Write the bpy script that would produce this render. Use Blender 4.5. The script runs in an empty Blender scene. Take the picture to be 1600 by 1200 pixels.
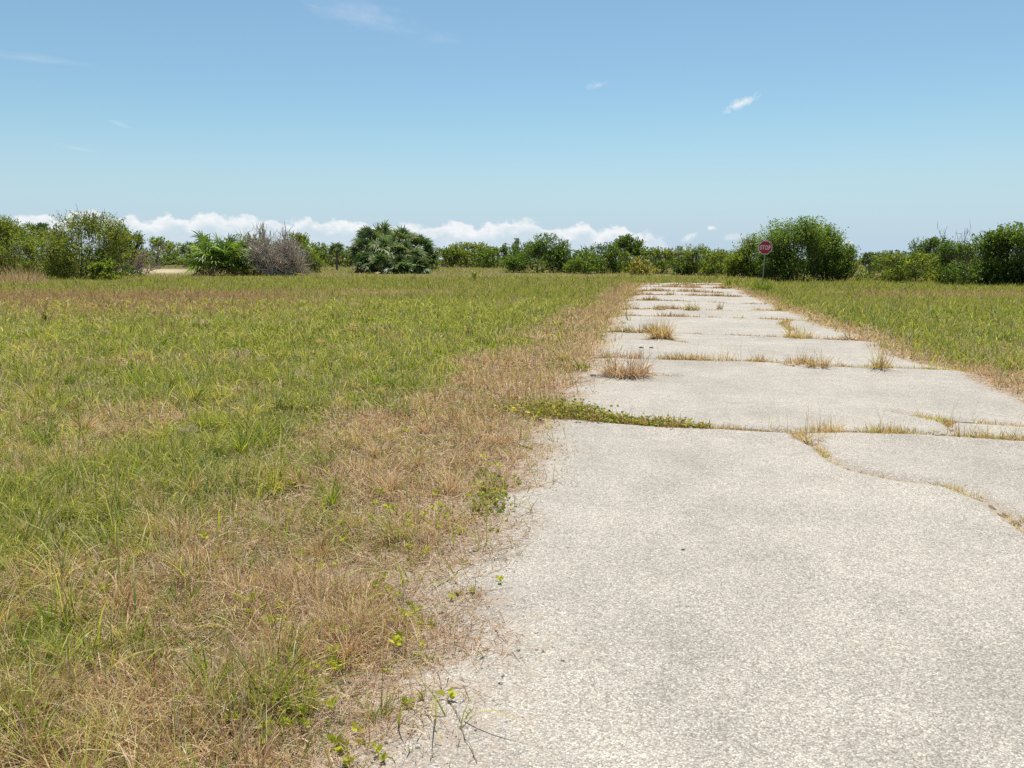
import bpy, math, random
import numpy as np

R = np.random.default_rng(11)
random.seed(5)
scene = bpy.context.scene
COL = scene.collection

# ------------------------------------------------------------------ camera
F, H = 1244.0, 1.6
PITCH = math.atan(195.0 / F)
cp, sp = math.cos(PITCH), math.sin(PITCH)
cam_d = bpy.data.cameras.new('camera')
cam_d.sensor_width = 36.0
cam_d.lens = 36.0 * F / 1600.0
cam_d.clip_start = 0.05
cam_d.clip_end = 9000
cam = bpy.data.objects.new('camera', cam_d)
COL.objects.link(cam)
cam.location = (0, 0, H)
cam.rotation_euler = (math.pi / 2 - PITCH, 0, 0)
scene.camera = cam


def ray(px, py):
    x, y = (px - 800) / F, (600 - py) / F
    return np.array([x, cp + y * sp, -sp + y * cp])


def gp(px, py, z=0.0):                       # point on the ground seen at a pixel
    d = ray(px, py)
    t = (z - H) / d[2]
    return np.array([d[0] * t, d[1] * t, z])


def dep(px, py, Y):                          # point at distance Y
    d = ray(px, py)
    t = Y / d[1]
    return np.array([d[0] * t, Y, H + d[2] * t])


# ------------------------------------------------------------------ noise
def vnoise(x, y, seed=0):
    x = np.asarray(x, float); y = np.asarray(y, float)
    xi = np.floor(x).astype(np.int64); yi = np.floor(y).astype(np.int64)
    fx = x - xi; fy = y - yi
    fx = fx * fx * (3 - 2 * fx); fy = fy * fy * (3 - 2 * fy)

    def h(i, j):
        n = (i * 374761393 + j * 668265263 + seed * 982451653) & 0xFFFFFFFF
        n = ((n ^ (n >> 13)) * 1274126177) & 0xFFFFFFFF
        return ((n ^ (n >> 16)) & 0xFFFF) / 65535.0
    a = h(xi, yi); b = h(xi + 1, yi); c = h(xi, yi + 1); d = h(xi + 1, yi + 1)
    return (a * (1 - fx) + b * fx) * (1 - fy) + (c * (1 - fx) + d * fx) * fy


def fbm(x, y, seed=0, o=4):
    s = 0; a = 0.5; t = 0
    for k in range(o):
        s = s + a * vnoise(x * 2 ** k, y * 2 ** k, seed + k * 7); t += a; a *= 0.5
    return s / t


def ss(a, b, x):
    t = np.clip((x - a) / (b - a), 0, 1)
    return t * t * (3 - 2 * t)


# ------------------------------------------------------------------ mesh building
class MB:
    def __init__(s):
        s.V = []; s.F = []; s.C = []; s.n = 0

    def add(s, V, Fq, C):
        V = np.asarray(V, float).reshape(-1, 3)
        C = np.asarray(C, float)
        if C.ndim == 1:
            C = np.tile(C, (len(V), 1))
        s.V.append(V); s.F.append(np.asarray(Fq, np.int64).reshape(-1, 4) + s.n); s.C.append(C)
        s.n += len(V)

    def build(s, name, mat, parent=None, smooth=True, extra=None, link=True):
        V = np.concatenate(s.V); Fq = np.concatenate(s.F); C = np.concatenate(s.C)
        me = bpy.data.meshes.new(name)
        me.vertices.add(len(V)); me.vertices.foreach_set('co', V.astype(np.float32).ravel())
        me.loops.add(len(Fq) * 4); me.loops.foreach_set('vertex_index', Fq.astype(np.int32).ravel())
        me.polygons.add(len(Fq)); me.polygons.foreach_set('loop_start', (np.arange(len(Fq)) * 4).astype(np.int32))
        me.update(calc_edges=True)
        a = me.color_attributes.new('Col', 'FLOAT_COLOR', 'POINT')
        a.data.foreach_set('color', np.column_stack([C, np.ones(len(C))]).astype(np.float32).ravel())
        if extra is not None:
            b = me.attributes.new('edge', 'FLOAT', 'POINT')
            b.data.foreach_set('value', extra.astype(np.float32))
        me.polygons.foreach_set('use_smooth', np.full(len(Fq), bool(smooth)))
        me.materials.append(mat)
        o = bpy.data.objects.new(name, me)
        if link:
            COL.objects.link(o)
        if parent is not None:
            o.parent = parent
        return o


def tag(o, label, cat, group=None, kind=None):
    o['label'] = label
    if cat: o['category'] = cat
    if group: o['group'] = group
    if kind: o['kind'] = kind
    return o


def empty(name, loc, label, cat, group=None, rz=0.0):
    o = bpy.data.objects.new(name, None)
    o.empty_display_size = 0.2
    COL.objects.link(o)
    o.location = loc; o.rotation_euler = (0, 0, rz)
    return tag(o, label, cat, group)


def struct(o, label=None):
    o['kind'] = 'structure'
    if label: o['label'] = label
    return o


def blades(mb, base, az, th0, kap, L, w, col, S=3, tip=None):
    base = np.asarray(base, float); N = len(base)
    t = np.linspace(0, 1, S + 1)
    th = th0[:, None] + kap[:, None] * (t[None, :-1] + t[None, 1:]) / 2
    seg = (L / S)[:, None]
    dx = np.concatenate([np.zeros((N, 1)), np.cumsum(np.sin(th) * seg, 1)], 1)
    dz = np.concatenate([np.zeros((N, 1)), np.cumsum(np.cos(th) * seg, 1)], 1)
    P = np.empty((N, S + 1, 3))
    P[:, :, 0] = base[:, 0, None] + dx * np.cos(az)[:, None]
    P[:, :, 1] = base[:, 1, None] + dx * np.sin(az)[:, None]
    P[:, :, 2] = np.maximum(base[:, 2, None] + dz, base[:, 2, None] * 0.9 + 0.004)
    tw = az + R.normal(0, 0.7, N)
    side = np.stack([-np.sin(tw), np.cos(tw), R.normal(0, 0.35, N)], 1)
    side /= np.linalg.norm(side, axis=1)[:, None]
    wp = (1 - 0.93 * t ** 1.7)[None, :, None] * (w * 0.5)[:, None, None]
    V = np.stack([P + side[:, None] * wp, P - side[:, None] * wp], 2).reshape(N, -1, 3)
    idx = np.arange(S)[:, None] * 2 + np.array([0, 1, 3, 2])[None]
    Fq = (np.arange(N)[:, None, None] * (2 * (S + 1)) + idx[None]).reshape(-1, 4)
    C = np.repeat(np.asarray(col)[:, None], 2 * (S + 1), 1)
    if tip is not None:
        k = np.repeat(t, 2)[None, :, None] ** 2
        C = C * (1 - k) + tip[:, None] * k
    mb.add(V.reshape(-1, 3), Fq, C.reshape(-1, 3))


def norm(v):
    return v / np.maximum(np.linalg.norm(v, axis=-1, keepdims=True), 1e-9)


def leaves(mb, P, D, size, asp, col, droop=0.0):
    N = len(P)
    D = norm(D)
    rnd = R.normal(0, 1, (N, 3)); rnd[:, 2] *= 0.5
    S = norm(np.cross(D, rnd + np.array([0, 0, 0.8])))
    size = np.broadcast_to(size, (N,))[:, None]
    mid = P + D * size * 0.45
    tipp = P + D * size - np.array([0, 0, 1.0]) * size * droop
    V = np.stack([P, mid + S * size * asp, tipp, mid - S * size * asp], 1)
    Fq = np.arange(N * 4).reshape(N, 4)
    mb.add(V.reshape(-1, 3), Fq, np.repeat(col, 4, 0))


def tube(mb, pts, rad, col, k=6):
    pts = np.asarray(pts, float); n = len(pts)
    rad = np.broadcast_to(np.asarray(rad, float), (n,))
    tan = norm(np.gradient(pts, axis=0))
    ref = np.array([0.31, 0.22, 0.1]) if abs(tan[0][2]) > 0.7 else np.array([0, 0, 1.0])
    a = norm(np.cross(tan, ref)); b = np.cross(tan, a)
    ang = np.arange(k) * 2 * math.pi / k
    V = pts[:, None] + rad[:, None, None] * (a[:, None] * np.cos(ang)[None, :, None] + b[:, None] * np.sin(ang)[None, :, None])
    i = np.arange(n - 1)[:, None]; j = np.arange(k)[None]
    Fq = np.stack([i * k + j, i * k + (j + 1) % k, (i + 1) * k + (j + 1) % k, (i + 1) * k + j], -1).reshape(-1, 4)
    mb.add(V.reshape(-1, 3), Fq, col)


def box(mb, c, s, col):
    c = np.asarray(c, float); s = np.asarray(s, float) / 2
    q = np.array([[-1, -1, -1], [1, -1, -1], [1, 1, -1], [-1, 1, -1], [-1, -1, 1], [1, -1, 1], [1, 1, 1], [-1, 1, 1]])
    mb.add(c + q * s, [[0, 3, 2, 1], [4, 5, 6, 7], [0, 1, 5, 4], [1, 2, 6, 5], [2, 3, 7, 6], [3, 0, 4, 7]], col)


# ------------------------------------------------------------------ materials
def mat_new(name):
    m = bpy.data.materials.new(name); m.use_nodes = True
    nt = m.node_tree; nt.nodes.clear()
    return m, nt, nt.nodes, nt.links


def leaf_mat(name, trans=0.35, gloss=0.05, rough=0.45, tmul=(1.25, 1.35, 0.7)):
    m, nt, N, L = mat_new(name)
    out = N.new('ShaderNodeOutputMaterial')
    at = N.new('ShaderNodeAttribute'); at.attribute_name = 'Col'
    d = N.new('ShaderNodeBsdfDiffuse'); tr = N.new('ShaderNodeBsdfTranslucent')
    mul = N.new('ShaderNodeMix'); mul.data_type = 'RGBA'; mul.blend_type = 'MULTIPLY'; mul.inputs[0].default_value = 1
    mul.inputs[7].default_value = (*tmul, 1)
    L.new(at.outputs['Color'], d.inputs['Color']); L.new(at.outputs['Color'], mul.inputs[6]); L.new(mul.outputs[2], tr.inputs['Color'])
    mx = N.new('ShaderNodeMixShader'); mx.inputs[0].default_value = trans
    L.new(d.outputs[0], mx.inputs[1]); L.new(tr.outputs[0], mx.inputs[2])
    g = N.new('ShaderNodeBsdfGlossy'); g.inputs['Roughness'].default_value = rough
    g.inputs['Color'].default_value = (0.9, 0.9, 0.9, 1)
    m2 = N.new('ShaderNodeMixShader'); m2.inputs[0].default_value = gloss
    L.new(mx.outputs[0], m2.inputs[1]); L.new(g.outputs[0], m2.inputs[2])
    L.new(m2.outputs[0], out.inputs['Surface'])
    return m


M_grass = leaf_mat('grass_blade', 0.42, 0.02, 0.5, (1.3, 1.3, 0.7))
M_straw = leaf_mat('straw', 0.36, 0.02, 0.5, (1.1, 1.03, 0.9))
M_leaf = leaf_mat('leaf', 0.5, 0.02, 0.5, (1.35, 1.35, 0.6))
M_palm = leaf_mat('palm_leaf', 0.30, 0.03, 0.5, (1.1, 1.3, 0.7))


def plain_mat(name, rough=0.8, metallic=0.0, noise_scale=8.0, amt=0.25, bump=0.0):
    m, nt, N, L = mat_new(name)
    out = N.new('ShaderNodeOutputMaterial'); b = N.new('ShaderNodeBsdfPrincipled')
    at = N.new('ShaderNodeAttribute'); at.attribute_name = 'Col'
    tc = N.new('ShaderNodeTexCoord'); nz = N.new('ShaderNodeTexNoise')
    nz.inputs['Scale'].default_value = noise_scale; nz.inputs['Detail'].default_value = 6
    L.new(tc.outputs['Object'], nz.inputs['Vector'])
    mr = N.new('ShaderNodeMapRange'); mr.inputs[1].default_value = 0.3; mr.inputs[2].default_value = 0.7
    mr.inputs[3].default_value = 1 - amt; mr.inputs[4].default_value = 1 + amt
    L.new(nz.outputs[0], mr.inputs[0])
    mul = N.new('ShaderNodeVectorMath'); mul.operation = 'SCALE'
    L.new(at.outputs['Color'], mul.inputs[0]); L.new(mr.outputs[0], mul.inputs['Scale'])
    L.new(mul.outputs[0], b.inputs['Base Color'])
    b.inputs['Roughness'].default_value = rough; b.inputs['Metallic'].default_value = metallic
    if bump:
        bp = N.new('ShaderNodeBump'); bp.inputs['Strength'].default_value = bump; bp.inputs['Distance'].default_value = 0.02
        L.new(nz.outputs[0], bp.inputs['Height']); L.new(bp.outputs[0], b.inputs['Normal'])
    L.new(b.outputs[0], out.inputs['Surface'])
    return m


M_bark = plain_mat('bark', 0.9, 0, 14, 0.35, 0.6)
M_twig = plain_mat('dead_twig', 0.9, 0, 10, 0.2)
M_metal = plain_mat('galvanised_steel', 0.5, 0.6, 25, 0.12)
M_paint = plain_mat('sign_sheeting', 0.4, 0, 12, 0.06)
M_stone = plain_mat('stone', 0.9, 0, 60, 0.3, 0.5)
M_soil = plain_mat('crack_soil', 0.95, 0, 45, 0.45, 0.6)


def road_material():
    m, nt, N, L = mat_new('chip_seal_road')
    out = N.new('ShaderNodeOutputMaterial'); b = N.new('ShaderNodeBsdfPrincipled')
    b.inputs['Roughness'].default_value = 0.85
    b.inputs['Specular IOR Level'].default_value = 0.25
    tc = N.new('ShaderNodeTexCoord')

    def noise(scale, detail=5, rough=0.55):
        n = N.new('ShaderNodeTexNoise'); n.inputs['Scale'].default_value = scale
        n.inputs['Detail'].default_value = detail; n.inputs['Roughness'].default_value = rough
        L.new(tc.outputs['Object'], n.inputs['Vector']); return n

    def rng(src, a, b_, c, d):
        r = N.new('ShaderNodeMapRange'); r.inputs[1].default_value = a; r.inputs[2].default_value = b_
        r.inputs[3].default_value = c; r.inputs[4].default_value = d
        L.new(src, r.inputs[0]); return r.outputs[0]

    # warp the cells so that the chips are not round
    warp = noise(60, 2)
    wv = N.new('ShaderNodeVectorMath'); wv.operation = 'SCALE'; wv.inputs['Scale'].default_value = 0.012
    L.new(warp.outputs['Color'], wv.inputs[0])
    av = N.new('ShaderNodeVectorMath'); av.operation = 'ADD'
    L.new(tc.outputs['Object'], av.inputs[0]); L.new(wv.outputs[0], av.inputs[1])
    vo = N.new('ShaderNodeTexVoronoi'); vo.inputs['Scale'].default_value = 142
    L.new(av.outputs[0], vo.inputs['Vector'])
    sepc = N.new('ShaderNodeSeparateColor'); L.new(vo.outputs['Color'], sepc.inputs[0])
    ramp = N.new('ShaderNodeValToRGB'); ramp.color_ramp.interpolation = 'LINEAR'
    e = ramp.color_ramp.elements
    e[0].position = 0.0; e[0].color = (0.355, 0.31, 0.245, 1)
    e[1].position = 1.0; e[1].color = (0.67, 0.61, 0.515, 1)
    for p, c in ((0.12, (0.30, 0.27, 0.235)), (0.3, (0.40, 0.365, 0.325)), (0.5, (0.44, 0.405, 0.35)), (0.68, (0.49, 0.435, 0.36)), (0.85, (0.555, 0.51, 0.435))):
        x = e.new(p); x.color = (*c, 1)
    L.new(sepc.outputs[0], ramp.inputs[0])
    # gaps between chips
    gap = rng(vo.outputs['Distance'], 0.35, 0.9, 1.0, 0.55)
    big = rng(noise(0.62, 6, 0.62).outputs[0], 0.32, 0.68, 0.765, 0.96)
    mid = rng(noise(2.4, 7, 0.68).outputs[0], 0.28, 0.72, 0.87, 1.12)
    fine = rng(noise(35, 4).outputs[0], 0.25, 0.75, 0.88, 1.12)

    def mm(a, b_):
        q = N.new('ShaderNodeMath'); q.operation = 'MULTIPLY'; L.new(a, q.inputs[0]); L.new(b_, q.inputs[1]); return q.outputs[0]
    # a few hairline cracks
    wn = noise(1.6, 5, 0.6)
    w2 = N.new('ShaderNodeVectorMath'); w2.operation = 'SCALE'; w2.inputs['Scale'].default_value = 0.5
    L.new(wn.outputs['Color'], w2.inputs[0])
    a2 = N.new('ShaderNodeVectorMath'); a2.operation = 'ADD'
    L.new(tc.outputs['Object'], a2.inputs[0]); L.new(w2.outputs[0], a2.inputs[1])
    ve = N.new('ShaderNodeTexVoronoi'); ve.feature = 'DISTANCE_TO_EDGE'; ve.inputs['Scale'].default_value = 0.42
    L.new(a2.outputs[0], ve.inputs['Vector'])
    line = rng(ve.outputs['Distance'], 0.0008, 0.0028, 0.22, 0.0)
    msk = rng(noise(0.9, 3).outputs[0], 0.50, 0.60, 0.0, 1.0)
    inv = N.new('ShaderNodeMath'); inv.operation = 'SUBTRACT'; inv.inputs[0].default_value = 1.0
    L.new(mm(line, msk), inv.inputs[1])
    k = mm(mm(mm(mm(gap, big), mid), fine), inv.outputs[0])
    sc = N.new('ShaderNodeVectorMath'); sc.operation = 'SCALE'
    L.new(ramp.outputs[0], sc.inputs[0]); L.new(k, sc.inputs['Scale'])
    # sand and litter washed in along the edges and cracks
    at = N.new('ShaderNodeAttribute'); at.attribute_name = 'edge'
    en = rng(noise(9, 6, 0.7).outputs[0], 0.3, 0.7, -0.4, 0.4)
    ad = N.new('ShaderNodeMath'); ad.operation = 'ADD'; L.new(at.outputs['Fac'], ad.inputs[0]); L.new(en, ad.inputs[1])
    ef = rng(ad.outputs[0], 0.35, 0.95, 0, 0.85)
    dirt = N.new('ShaderNodeValToRGB'); de = dirt.color_ramp.elements
    de[0].color = (0.20, 0.15, 0.115, 1); de[1].color = (0.42, 0.34, 0.26, 1)
    L.new(noise(70, 4, 0.7).outputs[0], dirt.inputs[0])
    mx = N.new('ShaderNodeMix'); mx.data_type = 'RGBA'
    L.new(ef, mx.inputs[0]); L.new(sc.outputs[0], mx.inputs[6]); L.new(dirt.outputs[0], mx.inputs[7])
    L.new(mx.outputs[2], b.inputs['Base Color'])
    hh = N.new('ShaderNodeMath'); hh.operation = 'MULTIPLY'; hh.inputs[1].default_value = -1
    L.new(vo.outputs['Distance'], hh.inputs[0])
    h2 = N.new('ShaderNodeMath'); h2.operation = 'MULTIPLY_ADD'; h2.inputs[1].default_value = 0.8
    L.new(sepc.outputs[1], h2.inputs[0]); L.new(hh.outputs[0], h2.inputs[2])
    bp = N.new('ShaderNodeBump'); bp.inputs['Strength'].default_value = 0.6; bp.inputs['Distance'].default_value = 0.005
    L.new(h2.outputs[0], bp.inputs['Height']); L.new(bp.outputs[0], b.inputs['Normal'])
    L.new(b.outputs[0], out.inputs['Surface'])
    return m


def ground_material():
    m, nt, N, L = mat_new('thatch_ground')
    out = N.new('ShaderNodeOutputMaterial'); b = N.new('ShaderNodeBsdfPrincipled')
    b.inputs['Roughness'].default_value = 0.95; b.inputs['Specular IOR Level'].default_value = 0.1
    at = N.new('ShaderNodeAttribute'); at.attribute_name = 'Col'
    tc = N.new('ShaderNodeTexCoord')
    vals = []
    for s, d, lo, hi in ((70, 5, 0.55, 1.45), (9, 5, 0.75, 1.25), (1.3, 4, 0.8, 1.2)):
        n = N.new('ShaderNodeTexNoise'); n.inputs['Scale'].default_value = s; n.inputs['Detail'].default_value = d; n.inputs['Roughness'].default_value = 0.65
        L.new(tc.outputs['Object'], n.inputs['Vector'])
        r = N.new('ShaderNodeMapRange'); r.inputs[1].default_value = 0.25; r.inputs[2].default_value = 0.75; r.inputs[3].default_value = lo; r.inputs[4].default_value = hi
        L.new(n.outputs[0], r.inputs[0]); vals.append((n, r))
    q = N.new('ShaderNodeMath'); q.operation = 'MULTIPLY'; L.new(vals[0][1].outputs[0], q.inputs[0]); L.new(vals[1][1].outputs[0], q.inputs[1])
    q2 = N.new('ShaderNodeMath'); q2.operation = 'MULTIPLY'; L.new(q.outputs[0], q2.inputs[0]); L.new(vals[2][1].outputs[0], q2.inputs[1])
    sc = N.new('ShaderNodeVectorMath'); sc.operation = 'SCALE'; L.new(at.outputs['Color'], sc.inputs[0]); L.new(q2.outputs[0], sc.inputs['Scale'])
    L.new(sc.outputs[0], b.inputs['Base Color'])
    bp = N.new('ShaderNodeBump'); bp.inputs['Strength'].default_value = 0.8; bp.inputs['Distance'].default_value = 0.03
    L.new(vals[0][0].outputs[0], bp.inputs['Height']); L.new(bp.outputs[0], b.inputs['Normal'])
    L.new(b.outputs[0], out.inputs['Surface'])
    return m


# ------------------------------------------------------------------ layout functions (world metres)
SL = 0.185
ROAD_END = 53.5


def edgeL(y):
    y = np.asarray(y, float)
    return -1.18 + 0.16 * ss(4.6, 2.6, y) + SL * y + 0.32 * (fbm(y * 0.55, y * 0 + 3.3, 5) - 0.5) * 2 * 0.8 + 0.22 * (fbm(y * 2.6, y * 0 + 1.3, 9, 3) - 0.5) * 2


def edgeR(y):
    y = np.asarray(y, float)
    return 4.05 + 0.42 * ss(14.5, 9.5, y) + SL * y + 0.5 * (fbm(y * 0.35, y * 0 + 8.3, 15) - 0.5) * 2 + 0.2 * (fbm(y * 2.2, y * 0 + 5.3, 19, 3) - 0.5) * 2


def dryness(x, y):
    dl = edgeL(y) - x
    dr = x - edgeR(y)
    n = fbm(x * 0.55, y * 0.4, 31) - 0.5
    n2 = fbm(x * 1.7, y * 1.5, 41) - 0.5
    left = ss(2.3, 1.1, dl + n * 1.9 + n2 * 1.0)
    near = 0.93 * ss(3.55, 2.6, y + n * 1.2 + n2 * 0.8 - 0.25 * (dl - 1.5))
    az = x / np.maximum(y, 1)
    band = np.exp(-((y - 31) / 11.0) ** 4) * ss(-0.14, -0.34, az + n * 0.3) * 0.9
    band2 = np.exp(-((y - 38) / 4.0) ** 2) * ss(0.0, -0.12, az) * 0.85
    mixl = 0.12 + 1.4 * n + 1.0 * n2
    mixl = mixl + 0.16 * ss(-0.30, -0.6, az)
    mixl = mixl - 0.12 * np.exp(-((y - 15) / 8) ** 2) * ss(-0.42, -0.2, az)
    fl = np.clip(np.maximum.reduce([left * 0.97, near * 0.95, band, band2, mixl]), 0.03, 1)
    right = ss(1.15, 0.2, dr + n * 1.2)
    bandr = np.exp(-((y - 36) / 4.5) ** 2) * ss(0.38, 0.46, az + n * 0.2) * 0.85
    fr = np.clip(np.maximum.reduce([right * 0.97, bandr, 0.10 + 1.0 * n + 0.6 * n2 - 0.1 * ss(41, 46, y)]), 0.03, 1)
    f = np.where(dl > -1.5, fl, fr)
    f = np.where(y > ROAD_END - 0.5, np.clip(0.28 + n + n2 * .5, 0.05, 1), f)
    return f


def sand_mask(x, y):                        # pale sandy clearing beyond the left shrubs
    az = x / np.maximum(y, 1)
    return np.exp(-((az + 0.445) / 0.05) ** 4) * np.exp(-((y - 112) / 22.0) ** 4)


def gz(x, y):                               # gentle relief of the field
    x = np.asarray(x, float); y = np.asarray(y, float)
    off = np.minimum(np.abs(edgeL(y) - x), np.abs(x - edgeR(y)))
    inside = (x > edgeL(y) - 0.4) & (x < edgeR(y) + 0.4) & (y < ROAD_END + 1)
    a = ss(0.4, 2.5, off)
    h = (fbm(x * 0.25, y * 0.25, 71) - 0.5) * 0.16 + (fbm(x * 1.3, y * 1.3, 73, 3) - 0.5) * 0.12
    return np.where(inside, 0.0, h * a * ss(90, 60, y))


# cracks: pixel polylines turned into ground points
CRACKS_PX = {
    'c1': [(835, 652), (900, 661), (960, 667), (1040, 674), (1120, 676), (1190, 681), (1260, 684), (1340, 683), (1420, 684), (1500, 689), (1600, 696), (1700, 706)],
    'c1b': [(1240, 684), (1275, 705), (1300, 727), (1330, 742), (1400, 757), (1480, 766), (1540, 790), (1600, 832), (1660, 870)],
    'c1c': [(1400, 652), (1450, 662), (1500, 667), (1600, 673), (1690, 680)],
    'c1d': [(1478, 666), (1486, 676), (1492, 687)],
    'c2': [(905, 560), (1000, 565), (1060, 566), (1130, 568), (1200, 570), (1290, 576), (1330, 578), (1400, 580), (1450, 582), (1510, 583)],
    'c2b': [(955, 586), (1000, 590), (1060, 593)],
    'c3': [(945, 522), (1000, 524), (1050, 525), (1150, 527), (1240, 531), (1300, 534), (1350, 536)],
    'c3b': [(1028, 529), (1048, 535), (1070, 539)],
    'c4': [(955, 495), (1060, 497), (1150, 500), (1230, 503), (1262, 505), (1300, 510)],
    'c4b': [(1232, 504), (1225, 510), (1238, 520)],
    'c5': [(960, 486), (1030, 485), (1100, 487), (1200, 488), (1260, 491)],
    'c6': [(970, 471), (1060, 472.5), (1120, 475), (1195, 478)],
    'c7': [(978, 462), (1060, 463), (1160, 466)],
    'c8': [(984, 456), (1060, 457), (1140, 460)],
    'c9': [(988, 449), (1060, 450), (1130, 452)],
    'c10': [(992, 445.5), (1060, 446), (1125, 447)],
}


def polyline(pts, step):
    out = []
    for a, b in zip(pts[:-1], pts[1:]):
        n = max(1, int(np.linalg.norm(b - a) / step))
        for i in range(n):
            out.append(a + (b - a) * i / n)
    out.append(pts[-1])
    return np.array(out)


CR = {}
for kx, px in CRACKS_PX.items():
    p = polyline(np.array([gp(*q)[:2] for q in px]), 0.06)
    s = np.arange(len(p)) * 0.06
    p[:, 1] += (fbm(s * 1.6, s * 0 + len(CR) * 3.1, 3) - 0.5) * 0.12 * min(1.0, p[0, 1] / 12)
    CR[kx] = p
ALLC = np.concatenate([c for c in CR.values()])


def crack_dist(x, y):
    d = np.full(x.shape, 9.0)
    for c in CR.values():
        lo, hi = c.min(0) - 0.7, c.max(0) + 0.7
        m = (x > lo[0]) & (x < hi[0]) & (y > lo[1]) & (y < hi[1])
        if not m.any(): continue
        q = np.column_stack([x[m], y[m]])
        best = np.full(len(q), 9.0)
        for i in range(0, len(q), 4000):
            dd = np.sqrt(((q[i:i + 4000, None] - c[None]) ** 2).sum(-1)).min(1)
            best[i:i + 4000] = dd
        d[m] = np.minimum(d[m], best)
    return d


def road_h(x, y, cd=None):
    if cd is None: cd = crack_dist(x, y)
    h = 0.035 + (fbm(x * 0.5, y * 0.5, 91) - 0.5) * 0.035
    h = h + 0.022 * np.exp(-((cd - 0.16) / 0.16) ** 2) - 0.035 * np.exp(-(cd / 0.06) ** 2)
    e = np.minimum(x - edgeL(y), edgeR(y) - x)
    return np.maximum(h - 0.03 * ss(0.35, 0.0, e), 0.004)


# ------------------------------------------------------------------ world
SUN_EL, SUN_AZ = math.radians(71), math.radians(12)     # azimuth clockwise from +Y
w = bpy.data.worlds.new('World'); scene.world = w; w.use_nodes = True
nt = w.node_tree; nt.nodes.clear(); N, L = nt.nodes, nt.links
wout = N.new('ShaderNodeOutputWorld'); bg = N.new('ShaderNodeBackground'); bg.inputs['Strength'].default_value = 0.072
sky = N.new('ShaderNodeTexSky'); sky.sky_type = 'NISHITA'; sky.sun_disc = False
sky.sun_elevation = SUN_EL; sky.sun_rotation = SUN_AZ
sky.air_density = 1.0; sky.dust_density = 0.6; sky.ozone_density = 1.0; sky.altitude = 0
L.new(bg.outputs[0], wout.inputs['Surface'])
tc = N.new('ShaderNodeTexCoord'); sep = N.new('ShaderNodeSeparateXYZ'); L.new(tc.outputs['Generated'], sep.inputs[0])


def mth(op, a, b=None, c=None, clamp=False):
    q = N.new('ShaderNodeMath'); q.operation = op; q.use_clamp = clamp
    for i, v in enumerate((a, b, c)):
        if v is None: continue
        if isinstance(v, (int, float)): q.inputs[i].default_value = v
        else: L.new(v, q.inputs[i])
    return q.outputs[0]


def mrange(v, a, b, c=0.0, d=1.0, smooth=True):
    r = N.new('ShaderNodeMapRange'); r.interpolation_type = 'SMOOTHSTEP' if smooth else 'LINEAR'
    r.inputs[1].default_value = a; r.inputs[2].default_value = b; r.inputs[3].default_value = c; r.inputs[4].default_value = d
    L.new(v, r.inputs[0]); return r.outputs[0]


AZ = mth('MULTIPLY', mth('ARCTAN2', sep.outputs[0], sep.outputs[1]), 180 / math.pi)     # degrees
EL = mth('MULTIPLY', mth('ARCSINE', sep.outputs[2]), 180 / math.pi)


def wnoise(sx, sy, off, detail=6, rough=0.6, rot=None):
    cv = N.new('ShaderNodeCombineXYZ')
    L.new(mth('MULTIPLY', AZ, sx), cv.inputs[0]); L.new(mth('MULTIPLY', EL, sy), cv.inputs[1]); cv.inputs[2].default_value = off
    n = N.new('ShaderNodeTexNoise'); n.inputs['Scale'].default_value = 1; n.inputs['Detail'].default_value = detail; n.inputs['Roughness'].default_value = rough
    L.new(cv.outputs[0], n.inputs['Vector']); return n.outputs[0]


def azel(px, py):
    d = ray(px, py); d = d / np.linalg.norm(d)
    return math.degrees(math.atan2(d[0], d[1])), math.degrees(math.asin(d[2]))


# cumulus bank low on the horizon: outline height against azimuth
prof = [(-600, 345), (-300, 338), (-120, 346), (0, 345), (25, 338), (45, 333), (70, 331), (90, 341), (108, 330), (140, 327), (160, 337), (200, 335), (225, 340), (265, 335), (290, 343), (305, 334), (320, 328), (345, 332), (372, 338),
        (385, 336), (400, 341), (450, 343), (478, 340), (500, 346), (530, 341), (558, 346), (590, 351), (640, 347), (668, 354), (695, 344), (715, 345), (745, 353), (768, 344), (790, 346), (815, 341), (840, 346),
        (872, 357), (890, 350), (915, 345), (936, 358), (955, 353), (970, 350), (985, 360), (1000, 361), (1025, 366), (1045, 378), (1065, 398), (1400, 404)]
fc = N.new('ShaderNodeFloatCurve')
A0, A1 = -60.0, 30.0
cur = fc.mapping.curves[0]
pp = []
for x, y in prof:
    a, e_ = azel(x, y)
    pp.append(((a - A0) / (A1 - A0), max(0.0, e_ / 5.0)))
pp = [p for p in pp if 0 < p[0] < 1]
cur.points[0].location = (0, 0.55); cur.points[1].location = (1, 0.0)
for p in pp: cur.points.new(*p)
fc.mapping.update()
L.new(mth('DIVIDE', mth('SUBTRACT', AZ, A0), A1 - A0, clamp=True), fc.inputs['Value'])
TOP = mth('MULTIPLY', fc.outputs[0], 5.0)
nb = wnoise(1.1, 1.5, 3.0, 6, 0.5)
na = wnoise(0.42, 0.6, 7.7, 5, 0.55)
edge = mth('ADD', mth('SUBTRACT', TOP, EL), mth('MULTIPLY', mth('SUBTRACT', nb, 0.5), 1.5))
cl = mrange(edge, -0.02, 0.34)
# dense lit heads, thinning into haze towards the base
head = mrange(mth('ADD', edge, mth('MULTIPLY', mth('SUBTRACT', na, 0.5), 2.4)), 1.35, 0.2, 0.26, 1.0)
lobes = mrange(wnoise(1.9, 2.6, 12.0, 5, 0.6), 0.30, 0.70, 0.74, 1.0)
cl = mth('MULTIPLY', mth('MULTIPLY', cl, head), lobes)
fade_right = mrange(AZ, 13.0, 7.5)
cl = mth('MULTIPLY', cl, fade_right)
total = mth('MULTIPLY', cl, 0.95)


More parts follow.
